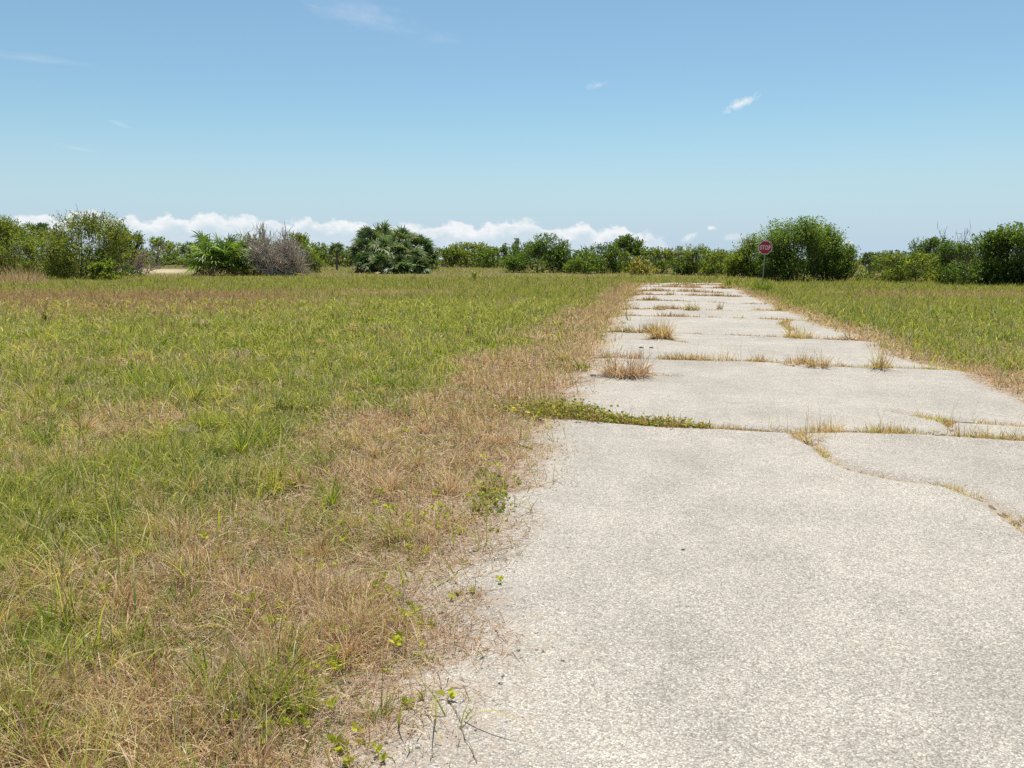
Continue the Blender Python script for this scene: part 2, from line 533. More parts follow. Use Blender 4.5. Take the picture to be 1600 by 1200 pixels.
def puff(px, py, wpx, hpx, ang=0.0, amt=0.8, seed=0.0, ns=2.0, thr=(0.1, 0.75), stretch=1.0, pxs=1.0):
    global total
    a, e_ = azel(px, py)
    k = math.degrees(1 / F)
    dx = mth('SUBTRACT', AZ, a); dy = mth('SUBTRACT', EL, e_)
    c, s = math.cos(ang), math.sin(ang)
    u = mth('ADD', mth('MULTIPLY', dx, c), mth('MULTIPLY', dy, s))
    v = mth('SUBTRACT', mth('MULTIPLY', dy, c), mth('MULTIPLY', dx, s))
    un = mth('DIVIDE', u, wpx * k / 2); vn = mth('DIVIDE', v, hpx * k / 2)
    rr = mth('SQRT', mth('ADD', mth('MULTIPLY', un, un), mth('MULTIPLY', vn, vn)))
    cv = N.new('ShaderNodeCombineXYZ'); L.new(mth('MULTIPLY', u, ns / stretch), cv.inputs[0]); L.new(mth('MULTIPLY', v, ns * stretch), cv.inputs[1]); cv.inputs[2].default_value = seed
    n = N.new('ShaderNodeTexNoise'); n.inputs['Scale'].default_value = 1; n.inputs['Detail'].default_value = 7; n.inputs['Roughness'].default_value = 0.62
    L.new(cv.outputs[0], n.inputs['Vector'])
    f = mth('ADD', mth('SUBTRACT', 1.0, rr), mth('MULTIPLY', mth('SUBTRACT', n.outputs[0], 0.5), 1.9))
    f = mth('MULTIPLY', mrange(f, thr[0], thr[1]), mrange(rr, 1.6, 0.9))
    total = mth('MAXIMUM', total, mth('MULTIPLY', f, amt))


puff(1158, 161, 74, 20, math.radians(21), 0.72, 2.2, 2.2, (0.15, 1.1), 1.3)
puff(934, 133, 42, 15, math.radians(8), 0.30, 4.2, 2.4, (0.1, 1.2), 1.2)
puff(570, 22, 210, 60, math.radians(-8), 0.22, 6.1, 0.7, (0.1, 1.4), 1.6)
puff(690, 60, 90, 28, math.radians(-4), 0.10, 8.1, 1.0, (0.1, 1.4), 1.6)
puff(40, 90, 260, 16, 0.0, 0.14, 9.5, 0.8, (0.1, 1.3), 2.2)
puff(188, 194, 50, 10, math.radians(-20), 0.16, 3.9, 1.4, (0.1, 1.2), 1.8)
puff(122, 232, 70, 7, math.radians(-8), 0.16, 1.9, 1.2, (0.1, 1.2), 2.0)
puff(1111, 356, 18, 8, 0, 0.70, 5.5, 3.0)
puff(1078, 370, 34, 14, math.radians(25), 0.50, 6.5, 2.4)
puff(1148, 370, 44, 16, 0, 0.30, 7.5, 2.2)
puff(1322, 380, 28, 12, 0, 0.42, 8.5, 2.6)
puff(1210, 385, 120, 18, 0, 0.18, 2.7, 1.4)
hsv = N.new('ShaderNodeHueSaturation'); L.new(sky.outputs[0], hsv.inputs['Color'])
hsv.inputs['Hue'].default_value = 0.5; hsv.inputs['Saturation'].default_value = 1.0; hsv.inputs['Value'].default_value = 1.0
mixc = N.new('ShaderNodeMix'); mixc.data_type = 'RGBA'
tint = N.new('ShaderNodeMix'); tint.data_type = 'RGBA'; tint.blend_type = 'MULTIPLY'; tint.inputs[0].default_value = 1
tint.inputs[7].default_value = (0.96, 1.18, 1.165, 1)
L.new(hsv.outputs[0], tint.inputs[6])
hz = N.new('ShaderNodeMix'); hz.data_type = 'RGBA'
L.new(mrange(EL, 10.5, -1.5, 0.0, 0.97), hz.inputs[0]); L.new(tint.outputs[2], hz.inputs[6]); hz.inputs[7].default_value = (4.9, 6.3, 7.9, 1)
L.new(total, mixc.inputs[0]); L.new(hz.outputs[2], mixc.inputs[6])
mixc.inputs[7].default_value = (9.4, 9.45, 9.55, 1)
CLOUD = mixc.inputs[7]
L.new(mixc.outputs[2], bg.inputs['Color'])

sun_d = bpy.data.lights.new('sun', 'SUN'); sun_d.energy = 5.0; sun_d.angle = math.radians(0.53); sun_d.color = (1.0, 0.95, 0.87)
sun = bpy.data.objects.new('sun', sun_d); COL.objects.link(sun)
sdir = np.array([math.sin(SUN_AZ) * math.cos(SUN_EL), math.cos(SUN_AZ) * math.cos(SUN_EL), math.sin(SUN_EL)])
from mathutils import Vector
sun.rotation_euler = Vector(-sdir).to_track_quat('-Z', 'Y').to_euler()
sun.location = (0, 0, 60)

# ------------------------------------------------------------------ ground
ys = np.concatenate([np.linspace(-8, 1.0, 14), 1.0 + (np.geomspace(1, 100, 330) - 1) * 0.65, np.geomspace(66, 6000, 60)])
us = np.linspace(-1, 1, 241)
X = us[None, :] * (np.abs(ys[:, None]) * 1.25 + 10); Y = np.repeat(ys[:, None], len(us), 1)
dr = dryness(X, Y)
nfine = fbm(X * 2.3, Y * 2.3, 55)
green = np.array([0.115, 0.108, 0.03]); straw = np.array([0.23, 0.155, 0.085]); soil = np.array([0.14, 0.095, 0.06])
C = green + (straw - green) * dr[..., None]
C = C + (soil - C) * (ss(0.45, 0.75, nfine) * 0.6)[..., None]
off = np.minimum(np.abs(edgeL(Y) - X), np.abs(X - edgeR(Y)))
inr = (X > edgeL(Y)) & (X < edgeR(Y)) & (Y < ROAD_END)
edgef = np.where(inr, 1, ss(0.5, 0.1, off)) * (Y < ROAD_END + 1)
C = C + (np.array([0.42, 0.34, 0.26]) - C) * (edgef * 0.8)[..., None]
sm = sand_mask(X, Y)
C = C + (np.array([0.36, 0.30, 0.19]) - C) * np.clip(sm * 1.1, 0, 1)[..., None]
far = ss(65, 120, Y)
C = C * (1 - 0.25 * far[..., None] * (1 - sm[..., None]))
Z = gz(X, Y)
Z = np.where(inr & (off > 0.3), -0.03, Z)
mb = MB()
n1, n2 = X.shape
i = np.arange(n1 - 1)[:, None]; j = np.arange(n2 - 1)[None]
Fq = np.stack([i * n2 + j, i * n2 + j + 1, (i + 1) * n2 + j + 1, (i + 1) * n2 + j], -1).reshape(-1, 4)
mb.add(np.stack([X, Y, Z], -1).reshape(-1, 3), Fq, C.reshape(-1, 3))
ground = struct(mb.build('ground', ground_material()), 'flat field of sandy soil and thatch under the grass')

# ------------------------------------------------------------------ road
ys = np.concatenate([np.arange(-7, 2, 0.12), np.arange(2, 14, 0.045), 14 + (np.geomspace(1, 14, 420) - 1) / 13 * (ROAD_END - 14)])
vs = np.linspace(0, 1, 130)
Y = np.repeat(ys[:, None], len(vs), 1)
e0, e1 = edgeL(Y[:, :1]), edgeR(Y[:, :1])
X = e0 + (e1 - e0) * vs[None]
yend = (fbm(X[-40:] * 1.2, X[-40:] * 0 + 2, 77) - 0.5) * 2.0
Y[-40:] += yend * np.linspace(0, 1, 40)[:, None]
cd = crack_dist(X, Y)
Z = road_h(X, Y, cd)
e = np.minimum(X - e0, e1 - X)
ed = np.maximum(ss(0.55, 0.0, e), 0.75 * ss(0.13, 0.02, cd))
ed = np.maximum(ed, 0.55 * ss(1.3, 0.2, X - e0) * ss(5.5, 3.0, Y))
mb = MB()
n1, n2 = X.shape
i = np.arange(n1 - 1)[:, None]; j = np.arange(n2 - 1)[None]
Fq = np.stack([i * n2 + j, i * n2 + j + 1, (i + 1) * n2 + j + 1, (i + 1) * n2 + j], -1).reshape(-1, 4)
mb.add(np.stack([X, Y, Z], -1).reshape(-1, 3), Fq, np.array([0.4, 0.4, 0.4]))
road = struct(mb.build('road', road_material(), extra=ed.ravel()), 'abandoned pale gravel-topped road split by weedy cracks')

for k_, (kx, p) in enumerate(CR.items()):
    s = np.arange(len(p)) * 0.06
    inside = (p[:, 0] > edgeL(p[:, 1]) - 0.05) & (p[:, 0] < edgeR(p[:, 1]) + 0.05)
    p = p[inside]; s = s[inside]
    if len(p) < 4: continue
    tan = norm(np.gradient(p, axis=0)); nrm = np.column_stack([-tan[:, 1], tan[:, 0]])
    wd = 0.012 + 0.035 * ss(0.35, 0.75, fbm(s * 2.1, s * 0 + k_, 21)) + 0.012 * fbm(s * 9, s * 0 + k_, 22)
    if p[0, 1] > 20: wd = wd * 1.3
    if kx == 'c1b': wd = wd * 0.5
    wd[0] = wd[-1] = 0.003
    mb = MB()
    a = p + nrm * wd[:, None]; b = p - nrm * wd[:, None]
    za, zb = road_h(a[:, 0], a[:, 1]) + 0.005, road_h(b[:, 0], b[:, 1]) + 0.005
    zm = np.maximum(road_h(p[:, 0], p[:, 1]) + 0.006, 0.0)
    V = np.stack([np.column_stack([a, za]), np.column_stack([p, zm]), np.column_stack([b, zb])], 1).reshape(-1, 3)
    i = np.arange(len(p) - 1)
    Fq = np.concatenate([np.stack([i * 3 + q, i * 3 + q + 1, (i + 1) * 3 + q + 1, (i + 1) * 3 + q], -1) for q in (0, 1)])
    mb.add(V, Fq, np.array([0.13, 0.095, 0.065]))
    mb.build('crack', M_soil, road)

# ------------------------------------------------------------------ field grass
PAL = {
    'green': np.array([[0.142, 0.220, 0.016], [0.185, 0.250, 0.02], [0.095, 0.172, 0.014], [0.250, 0.285, 0.03]]),
    'lime': np.array([[0.42, 0.43, 0.075], [0.52, 0.49, 0.13], [0.35, 0.40, 0.06]]),
    'straw': np.array([[0.63, 0.45, 0.24], [0.55, 0.375, 0.19], [0.72, 0.55, 0.34], [0.42, 0.28, 0.13]]),
    'brown': np.array([[0.36, 0.225, 0.105], [0.28, 0.17, 0.08], [0.44, 0.30, 0.16]]),
    'grey': np.array([[0.60, 0.49, 0.37], [0.50, 0.40, 0.30]]),
    'gold': np.array([[0.62, 0.48, 0.20], [0.56, 0.46, 0.16], [0.50, 0.46, 0.15]]),
    'rust': np.array([[0.42, 0.25, 0.09], [0.36, 0.31, 0.07]]),
}


def pick(name, n, jit=0.14):
    p = PAL[name]
    c = p[R.integers(0, len(p), n)]
    return np.clip(c * (1 + R.normal(0, jit, (n, 1))) * (1 + R.normal(0, 0.04, (n, 3))), 0.005, 0.8)


def sample_field(dens0, expo, y0, y1, z0=3.0):
    xs, yy = [], []
    edges = np.geomspace(y0, y1, 60)
    for a, b in zip(edges[:-1], edges[1:]):
        m = (a + b) / 2
        d = dens0 * min(1.0, (z0 / m) ** expo)
        hw = 0.70 * m + 0.9
        n = int(d * (b - a) * 2 * hw)
        x = R.uniform(-hw, hw, n); y = R.uniform(a, b, n)
        el, er = edgeL(y), edgeR(y)
        keep = (x < el + 0.45) | (x > er - 0.25) | (y > ROAD_END + 0.2)
        xs.append(x[keep]); yy.append(y[keep])
    return np.concatenate(xs), np.concatenate(yy)


def surf(x, y):
    x = np.atleast_1d(np.asarray(x, float)); y = np.atleast_1d(np.asarray(y, float))
    ins = (x > edgeL(y)) & (x < edgeR(y)) & (y < ROAD_END)
    return np.where(ins, road_h(x, y), np.maximum(gz(x, y), 0))


def pixel(y):
    return np.maximum(y, 1.0) / 796.0


mg, ms = MB(), MB()          # green blades / dry straw


def emit(x, y):
    n = len(x)
    dl = edgeL(y) - x; drr = x - edgeR(y)
    infield = np.where(np.abs(dl) < np.abs(drr), dl, drr)
    infield = np.where(y > ROAD_END + 0.2, 1.0, infield)
    dry = dryness(x, y)
    clump = fbm(x * 3.1, y * 3.1, 81, 3); cl2 = fbm(x * 7.0, y * 7.0, 83, 2)
    sand = sand_mask(x, y)
    keep = (R.random(n) > sand * 1.6) & (R.random(n) < (0.025 + 0.125 * ss(-0.42, -0.08, infield) + 0.85 * ss(-0.08, 0.12, infield))  * (0.35 + 0.9 * ss(0.25, 0.55, cl2)))
    keep &= R.random(n) < np.where(y > 66, 0.8, 1.0)
    x, y, dry, clump, infield = x[keep], y[keep], dry[keep], clump[keep], infield[keep]
    n = len(x)
    z = np.maximum(surf(x, y) - 0.005, 0.0)
    patch = fbm(x * 1.15, y * 1.15, 87, 3) - 0.5
    isdry = R.random(n) < np.clip(0.06 + 0.90 * dry + ((clump - 0.5) * 1.1 + patch * 0.7) * (1 - 0.5 * ss(15, 30, y)), 0.04, 0.975)
    # wind and mowing leave the blades in tufts that lean together
    lean_az = fbm(x * 1.9, y * 1.9, 61, 2) * 2 * math.pi * 3
    lod = 0.85 * pixel(y)
    for S, sel in ((3, y < 9), (2, (y >= 9) & (y < 24)), (1, y >= 24)):
        q = sel & ~isdry
        m = int(q.sum())
        if m:
            col = pick('green', m)
            lime = R.random(m) < 0.20 - 0.13 * ss(10, 30, y[q])
            col[lime] = pick('lime', int(lime.sum()))
            L_ = R.gamma(6, 0.024, m) * (0.45 + 1.15 * ss(0.3, 0.7, clump[q]))
            L_ = L_ * (1 + 0.25 * ss(30, 60, y[q]))
            wd = np.maximum(R.uniform(0.003, 0.0075, m), lod[q])
            az = np.where(R.random(m) < 0.6, lean_az[q] + R.normal(0, 0.7, m), R.uniform(0, 2 * math.pi, m))
            calm = 0.6 * ss(12, 40, y[q])[:, None]
            col = col * (1 - calm) + np.array([0.185, 0.225, 0.022]) * calm
            tip = col * 0.6 + pick('straw', m) * (0.4 - 0.2 * calm) + col * 0.2 * calm
            blades(mg, np.column_stack([x[q], y[q], z[q]]), az, np.abs(R.normal(0.3, 0.28, m)), np.abs(R.normal(1.0, 0.55, m)), L_, wd, col, S, tip)
        q = sel & isdry
        m = int(q.sum())
        if m:
            col = pick('straw', m)
            b = R.random(m) < 0.36; col[b] = pick('brown', int(b.sum()))
            g = R.random(m) < 0.22; col[g] = pick('grey', int(g.sum()))
            g = R.random(m) < 0.08; col[g] = pick('gold', int(g.sum()))
            # rusty tint in the far left patch
            rusty = np.exp(-((y[q] - 31) / 11) ** 4) * ss(-0.14, -0.36, x[q] / np.maximum(y[q], 1)) + 0.6 * np.exp(-((y[q] - 36) / 5) ** 2) * ss(0.38, 0.46, x[q] / np.maximum(y[q], 1))
            calm = 0.55 * ss(12, 40, y[q])[:, None]
            col = col * (1 - calm) + np.array([0.42, 0.30, 0.145]) * calm
            col = col + (np.array([0.33, 0.205, 0.105]) - col) * (rusty * 0.75)[:, None]
            L_ = R.gamma(5, 0.020, m) * (0.4 + 1.25 * ss(0.3, 0.7, clump[q])) * (0.55 + 0.45 * ss(-0.2, 0.3, infield[q]))
            az_ = x[q] / np.maximum(y[q], 1)
            tall = ss(46, 52, y[q]) * ss(64, 58, y[q]) * ss(-0.56, -0.60, az_)
            L_ = L_ * (1 + 3.5 * tall) * (1 + 0.25 * ss(30, 60, y[q]))
            wd = np.maximum(R.uniform(0.0020, 0.0052, m), lod[q] * 0.8)
            az = np.where(R.random(m) < 0.5, lean_az[q] + R.normal(0, 0.9, m), R.uniform(0, 2 * math.pi, m))
            th0 = np.abs(R.normal(0.65, 0.45, m)) * (1 - 0.6 * tall)
            blades(ms, np.column_stack([x[q], y[q], z[q] + R.uniform(0, 0.02, m)]), az, th0, R.normal(0.9, 1.0, m) * (1 - 0.5 * tall), L_, wd, col, S)


import os
DENS = 1.0
emit(*sample_field(8600 * DENS, 1.45, 1.3, 70, 3.2))
emit(*sample_field(7, 0.0, 70, 150))
# flat thatch under the standing blades
x, y = sample_field(5200 * DENS, 1.75, 1.5, 14, 3.2)
dry = dryness(x, y); k = R.random(len(x)) < 0.25 + 0.7 * dry; x, y = x[k], y[k]; m = len(x)
col = pick('grey', m); b = R.random(m) < 0.6; col[b] = pick('brown', int(b.sum()))
blades(ms, np.column_stack([x, y, np.maximum(gz(x, y), 0) + R.uniform(0.002, 0.035, m)]), R.uniform(0, 2 * math.pi, m), R.normal(1.45, 0.15, m), R.normal(0, 0.4, m),
       R.uniform(0.05, 0.14, m), np.maximum(R.uniform(0.0016, 0.0035, m), 0.7 * pixel(y)), col, 2)
# long yellowing blades arching out of the sward
x, y = sample_field(26, 0.55, 1.6, 30, 4.0)
dl = edgeL(y) - x
k = R.random(len(x)) < np.where(dl > 0, ss(0.5, 1.8, dl) * (1 - 0.55 * dryness(x, y)), 0.15); x, y = x[k], y[k]
reps = R.integers(1, 5, len(x)); x = np.repeat(x, reps) + R.normal(0, 0.02, reps.sum()); y = np.repeat(y, reps) + R.normal(0, 0.02, reps.sum()); m = len(x)
col = pick('lime', m); b = R.random(m) < 0.3; col[b] = pick('green', int(b.sum()))
blades(mg, np.column_stack([x, y, np.maximum(gz(x, y), 0)]), R.uniform(0, 2 * math.pi, m), np.abs(R.normal(0.3, 0.25, m)), np.abs(R.normal(1.5, 0.6, m)),
       R.uniform(0.18, 0.40, m), np.maximum(R.uniform(0.006, 0.011, m), 0.9 * pixel(y)), col, 6, col * 0.6 + pick('gold', m) * 0.4)
# tussocks standing above the sward
for tgt, count, pal, lo, hi in ((mg, 230, ('green', 'green', 'lime', 'gold'), 0.16, 0.34), (ms, 430, ('straw', 'grey', 'straw', 'brown', 'gold'), 0.12, 0.28)):
    yy = 1.7 + (np.exp(R.uniform(0, 2.6, count)) - 1) * 1.6
    xx = edgeL(yy) - 0.15 - R.random(count) ** 0.8 * (edgeL(yy) + 0.72 * yy + 0.5)
    dd = dryness(xx, yy)
    kk = R.random(count) < (1 - 0.75 * dd if tgt is mg else 0.3 + 0.7 * dd)
    for x_, y_ in zip(xx[kk], yy[kk]):
        m = int(R.integers(35, 110)); rr_ = R.uniform(0.02, 0.07)
        a_ = R.uniform(0, 2 * math.pi, m); r_ = rr_ * np.sqrt(R.random(m))
        nm = [pal[i_] for i_ in R.integers(0, len(pal), 2)]
        cc_ = np.where((R.random(m) < 0.7)[:, None], pick(nm[0], m), pick(nm[1], m))
        hh_ = R.uniform(lo, hi)
        blades(tgt, np.column_stack([x_ + r_ * np.cos(a_), y_ + r_ * np.sin(a_), np.full(m, max(float(gz(x_, y_)), 0.0))]), a_ + R.normal(0, 0.7, m), np.abs(R.normal(0.35, 0.3, m)), np.abs(R.normal(1.0, 0.6, m)),
               hh_ * R.uniform(0.5, 1.15, m), np.maximum(R.uniform(0.0025, 0.0065, m) * (1.0 if tgt is mg else 0.8), 0.75 * float(pixel(np.array([y_]))[0])), cc_, 5)
go = tag(mg.build('green_grass', M_grass), 'green and lime grass blades growing across the open field', None, None, 'stuff')
so = tag(ms.build('dry_grass', M_straw), 'straw coloured dead grass and thatch along the road edges', None, None, 'stuff')

# ------------------------------------------------------------------ tufts and weeds on the road
RZ = {}


def tuft(name, px, py, wpx, hpx, pal, n, label, spread=0.5, thin=1.0, group=None, cat='grass tuft'):
    n = int(n * 0.75)
    P = gp(px, py); d = math.hypot(P[1], H); Wm = wpx / F * d; Hm = hpx / F * d * 0.88
    z0 = float(surf(P[0], P[1])[0])
    mb = MB()
    rb = np.sqrt(R.random(n)) * Wm * 0.30; a = R.uniform(0, 2 * math.pi, n)
    base = np.column_stack([rb * np.cos(a), rb * np.sin(a) * 0.8, np.zeros(n) + 0.001])
    az = a + R.normal(0, 1.0, n)
    th = np.abs(R.normal(spread, 0.42, n))
    cols = np.empty((n, 3)); names = list(pal); pick_i = R.integers(0, len(names), n)
    for q, nm in enumerate(names):
        s_ = pick_i == q; cols[s_] = pick(nm, int(s_.sum()))
    Ln = Hm * (0.3 + 1.0 * R.beta(1.6, 1.8, n))
    wd = np.maximum(R.uniform(0.002, 0.004, n), 0.75 * pixel(np.full(n, P[1]))) * thin
    blades(mb, base, az, th, R.normal(0.9, 1.0, n), Ln, wd, cols, 5)
    o = mb.build(name, M_straw)
    o.location = (P[0], P[1], z0 - 0.004)
    return tag(o, label, cat, group)


G1 = 'dry grass tufts growing out of the road cracks'
tuft('grass_tuft', 978, 592, 112, 52, ('straw', 'grey', 'straw', 'brown'), 780, 'largest bushy tan grass tuft on the left side of the road', 0.7, 0.9, G1)
tuft('grass_tuft', 1032, 533, 48, 40, ('straw', 'gold', 'straw'), 420, 'tall golden grass tuft leaning over a short diagonal crack', 0.35, 0.9, G1)
tuft('grass_tuft', 1247, 531, 60, 27, ('gold', 'gold', 'straw'), 320, 'golden tuft in the middle crack near the right road edge', 0.6, 0.9, G1)
tuft('grass_tuft', 1376, 582, 34, 48, ('gold', 'straw'), 110, 'thin upright golden tuft standing tallest beside the right verge', 0.25, 1.0, G1)
tuft('grass_tuft', 1278, 578, 56, 30, ('straw', 'gold', 'brown'), 200, 'ragged straw tuft at the crack left of the thin upright one', 0.6, 0.9, G1)
tuft('grass_tuft', 1238, 575, 44, 20, ('straw', 'grey'), 120, 'low pale tuft beside the ragged straw tuft', 0.8, 0.9, G1)
tuft('grass_tuft', 1124, 568, 46, 30, ('straw', 'gold', 'grey'), 170, 'pale sprawling tuft alone near the centre of the road', 0.9, 0.9, G1)
tuft('grass_tuft', 1082, 487, 34, 17, ('gold', 'green', 'straw'), 150, 'yellow green tuft near the centre of a far road crack', 0.5, 0.9, G1)
tuft('grass_tuft', 1155, 500, 32, 9, ('gold', 'lime'), 160, 'flat yellow green mat on a far road crack', 1.1, 1.0, G1)
tuft('grass_tuft', 1124, 485, 14, 14, ('brown', 'gold'), 60, 'tiny dark tuft standing on a far road crack', 0.3, 0.9, G1)
tuft('grass_tuft', 1030, 486, 30, 10, ('brown', 'straw'), 120, 'small brown tuft on the far crack close to the left edge', 0.8, 0.9, G1)
tuft('grass_tuft', 1218, 488, 20, 15, ('gold', 'rust'), 90, 'small golden tuft where a far crack meets the right verge', 0.5, 0.9, G1)
tuft('grass_tuft', 1262, 693, 90, 34, ('straw', 'gold', 'straw'), 420, 'dense straw tuft filling the fork of two nearer cracks', 0.95, 0.9, G1)
tuft('grass_tuft', 1288, 718, 44, 17, ('gold', 'lime', 'straw'), 170, 'small greenish tuft just below the straw filled fork', 0.9, 0.9, G1)
tuft('grass_tuft', 1463, 666, 46, 16, ('gold', 'lime'), 190, 'flat golden green tuft on the short crack at the right', 1.1, 0.9, G1)
tuft('grass_tuft', 1500, 580, 60, 18, ('gold', 'lime', 'rust'), 220, 'low greenish tuft at the crack end by the right verge', 0.9, 0.9, G1)
tuft('grass_tuft', 1584, 578, 40, 42, ('lime', 'gold', 'green'), 240, 'yellow green clump on the right verge at the picture edge', 0.5, 0.9, G1)
tuft('grass_tuft', 1335, 534, 70, 24, ('grey', 'brown', 'straw'), 260, 'greyish dead tuft where the right verge spills on the road', 0.9, 0.9, G1)
tuft('grass_tuft', 1135, 452, 30, 14, ('green', 'gold', 'rust'), 120, 'olive tuft at the far right corner of the road', 0.6, 0.9, G1)
G2 = 'small rusty tufts on the gravel near the camera'
tuft('weed_tuft', 668, 1040, 50, 34, ('rust', 'green', 'gold'), 130, 'widest rusty green tuft on the near gravel', 0.7, 0.8, G2)
tuft('weed_tuft', 637, 1060, 26, 22, ('rust', 'gold'), 80, 'tiny rusty tuft below the widest one on near gravel', 0.6, 0.8, G2)
tuft('weed_tuft', 592, 1125, 48, 46, ('green', 'rust', 'gold'), 150, 'tallest green and rust tuft at the near left road edge', 0.55, 0.8, G2)
tuft('weed_tuft', 728, 884, 34, 20, ('gold', 'rust', 'lime'), 90, 'golden mat tuft farthest up the near gravel edge', 1.0, 0.8, G2)
tuft('weed_tuft', 735, 940, 80, 30, ('brown', 'grey', 'straw'), 220, 'brown straw tuft trailing onto the gravel beside leafy seedlings', 1.0, 0.8, G2)
tuft('weed_tuft', 830, 700, 26, 12, ('lime', 'gold'), 70, 'small yellow mat at the gravel corner below the creeping weeds', 1.1, 0.9, G2)
tuft('weed_tuft', 746, 1008, 22, 12, ('rust', 'brown'), 50, 'brown speck of dry weed out on the bare gravel', 0.9, 0.8, G2)
G3 = 'taller green grass clumps at the end of the road'
tuft('grass_clump', 1190, 456, 44, 24, ('green',), 420, 'dark green bushy clump at the foot of the stop sign', 0.6, 1.0, G3)
tuft('grass_clump', 1142, 447, 34, 18, ('green', 'green', 'lime'), 260, 'upright green clump at the corner of the road end', 0.4, 1.0, G3)
tuft('grass_clump', 1168, 449, 60, 11, ('green', 'lime'), 260, 'low green strip between road corner and sign clump', 0.5, 1.0, G3)
tuft('grass_clump', 1218, 451, 40, 10, ('green', 'gold'), 200, 'low green clump just past the sign clump', 0.6, 1.0, G3)


def weed_row(key, s0, s1, hgt, pal, dens, label, width=0.05, stalks=0, name='weed_row'):
    p = CR[key]
    ok = (p[:, 0] > edgeL(p[:, 1]) - 0.1) & (p[:, 0] < edgeR(p[:, 1]) + 0.1)
    # s0, s1 are pixel columns in the photograph
    col_px = 800 + F * p[:, 0] / p[:, 1]
    q = p[ok & (col_px >= s0) & (col_px <= s1)]
    if len(q) < 2: return None
    ln = len(q) * 0.06
    ctr = q[len(q) // 2]
    n = max(30, int(dens * ln))
    t = R.random(n * 3) * (len(q) - 1.001)
    k = R.random(n * 3) < ss(0.28, 0.62, fbm(t * 0.22, t * 0 + s0, 17, 3)); t = t[k][:n]; n = len(t)
    i = t.astype(int); f = (t - i)[:, None]
    P = q[i] * (1 - f) + q[i + 1] * f + R.normal(0, width, (n, 2)) * np.array([1, 0.8])
    cl = 0.35 + 1.1 * ss(0.3, 0.7, fbm(t * 0.12, t * 0 + s0 * 1.7, 27, 3))
    names = list(pal); cols = np.empty((n, 3)); pi = R.integers(0, len(names), n)
    for z_, nm in enumerate(names):
        s_ = pi == z_; cols[s_] = pick(nm, int(s_.sum()))
    z = surf(P[:, 0], P[:, 1])
    base = np.column_stack([P - ctr, z - 0.004])
    mb = MB()
    blades(mb, base, R.uniform(0, 2 * math.pi, n), np.abs(R.normal(0.75, 0.4, n)), R.normal(0.5, 0.6, n), hgt * cl * R.uniform(0.5, 1.2, n),
           np.maximum(R.uniform(0.002, 0.004, n), 0.7 * pixel(P[:, 1])), cols, 3)
    o = mb.build(name, M_straw)
    o.location = (ctr[0], ctr[1], 0)
    tag(o, label, 'weed row', 'rows of dry weeds in the road cracks')
    if stalks:
        t = R.random(stalks) * (len(q) - 1.001); i = t.astype(int)
        P = q[i] + R.normal(0, 0.08, (stalks, 2)); z = surf(P[:, 0], P[:, 1])
        mb = MB()
        blades(mb, np.column_stack([P - ctr, z]), R.uniform(0, 2 * math.pi, stalks), np.abs(R.normal(0.2, 0.15, stalks)), np.abs(R.normal(0.5, 0.3, stalks)),
               R.uniform(0.2, 0.42, stalks), np.full(stalks, 0.0035) * max(1, ctr[1] / 7), pick('gold', stalks), 5)
        mb.build('seed_stalk', M_straw, o)
    return o


weed_row('c1', 1100, 1215, 0.09, ('gold', 'rust', 'straw'), 700, 'golden brown weed row tapering out past the creeping green weeds', 0.035)
weed_row('c1', 1200, 1345, 0.10, ('straw', 'gold', 'straw'), 800, 'straw weed row crossing the fork in the nearer crack', 0.05, 26)
weed_row('c1', 1345, 1700, 0.11, ('straw', 'gold', 'brown', 'lime'), 800, 'long olive straw weed row running to the right picture edge', 0.05, 22)
weed_row('c1b', 1275, 1345, 0.055, ('gold', 'straw'), 500, 'short weed row curving down from the crack fork', 0.025)
weed_row('c1b', 1360, 1440, 0.04, ('straw', 'gold'), 420, 'sparse weed row midway along the curving crack', 0.025)
weed_row('c1b', 1480, 1560, 0.05, ('gold', 'lime', 'straw'), 500, 'yellow weed row on the curving crack near the right', 0.03)
weed_row('c1b', 1570, 1680, 0.06, ('gold', 'straw'), 600, 'weed row at the near end of the curving crack', 0.04)
weed_row('c1c', 1440, 1690, 0.07, ('gold', 'straw'), 420, 'thin weed row on the short crack above the long one', 0.035)
weed_row('c1d', 1470, 1500, 0.07, ('gold', 'straw'), 500, 'tiny weed link joining two cracks at the right', 0.03)
weed_row('c2', 900, 1000, 0.13, ('brown', 'grey', 'straw'), 800, 'brown weed row behind the largest tan tuft', 0.07)
weed_row('c2', 1000, 1200, 0.11, ('straw', 'brown', 'gold'), 700, 'straw weed row passing the lone central tuft', 0.05, 14)
weed_row('c2', 1200, 1340, 0.13, ('gold', 'straw', 'brown'), 700, 'weed row joining the ragged tufts right of centre', 0.05, 12)
weed_row('c2', 1345, 1520, 0.10, ('gold', 'straw', 'lime'), 600, 'weed row under the thin upright golden tuft', 0.05)
weed_row('c2b', 950, 1062, 0.10, ('straw', 'brown'), 700, 'tail of weeds stretching right from the largest tan tuft', 0.04)
weed_row('c3', 940, 1030, 0.20, ('brown', 'rust', 'green', 'straw'), 700, 'thick olive brown weed row leading to the tall golden tuft', 0.07)
weed_row('c3', 1040, 1235, 0.06, ('brown', 'straw'), 380, 'low brown weed row on the crack behind the lone central tuft', 0.03)
weed_row('c3', 1235, 1350, 0.11, ('gold', 'straw', 'brown'), 600, 'weed row from the golden tuft to the right verge', 0.05)
weed_row('c3b', 1025, 1075, 0.09, ('gold', 'straw'), 600, 'short diagonal weed row under the tall golden tuft', 0.04)
weed_row('c4', 950, 1075, 0.14, ('brown', 'rust', 'straw'), 520, 'dark brown weed row at the left end of a far crack', 0.07)
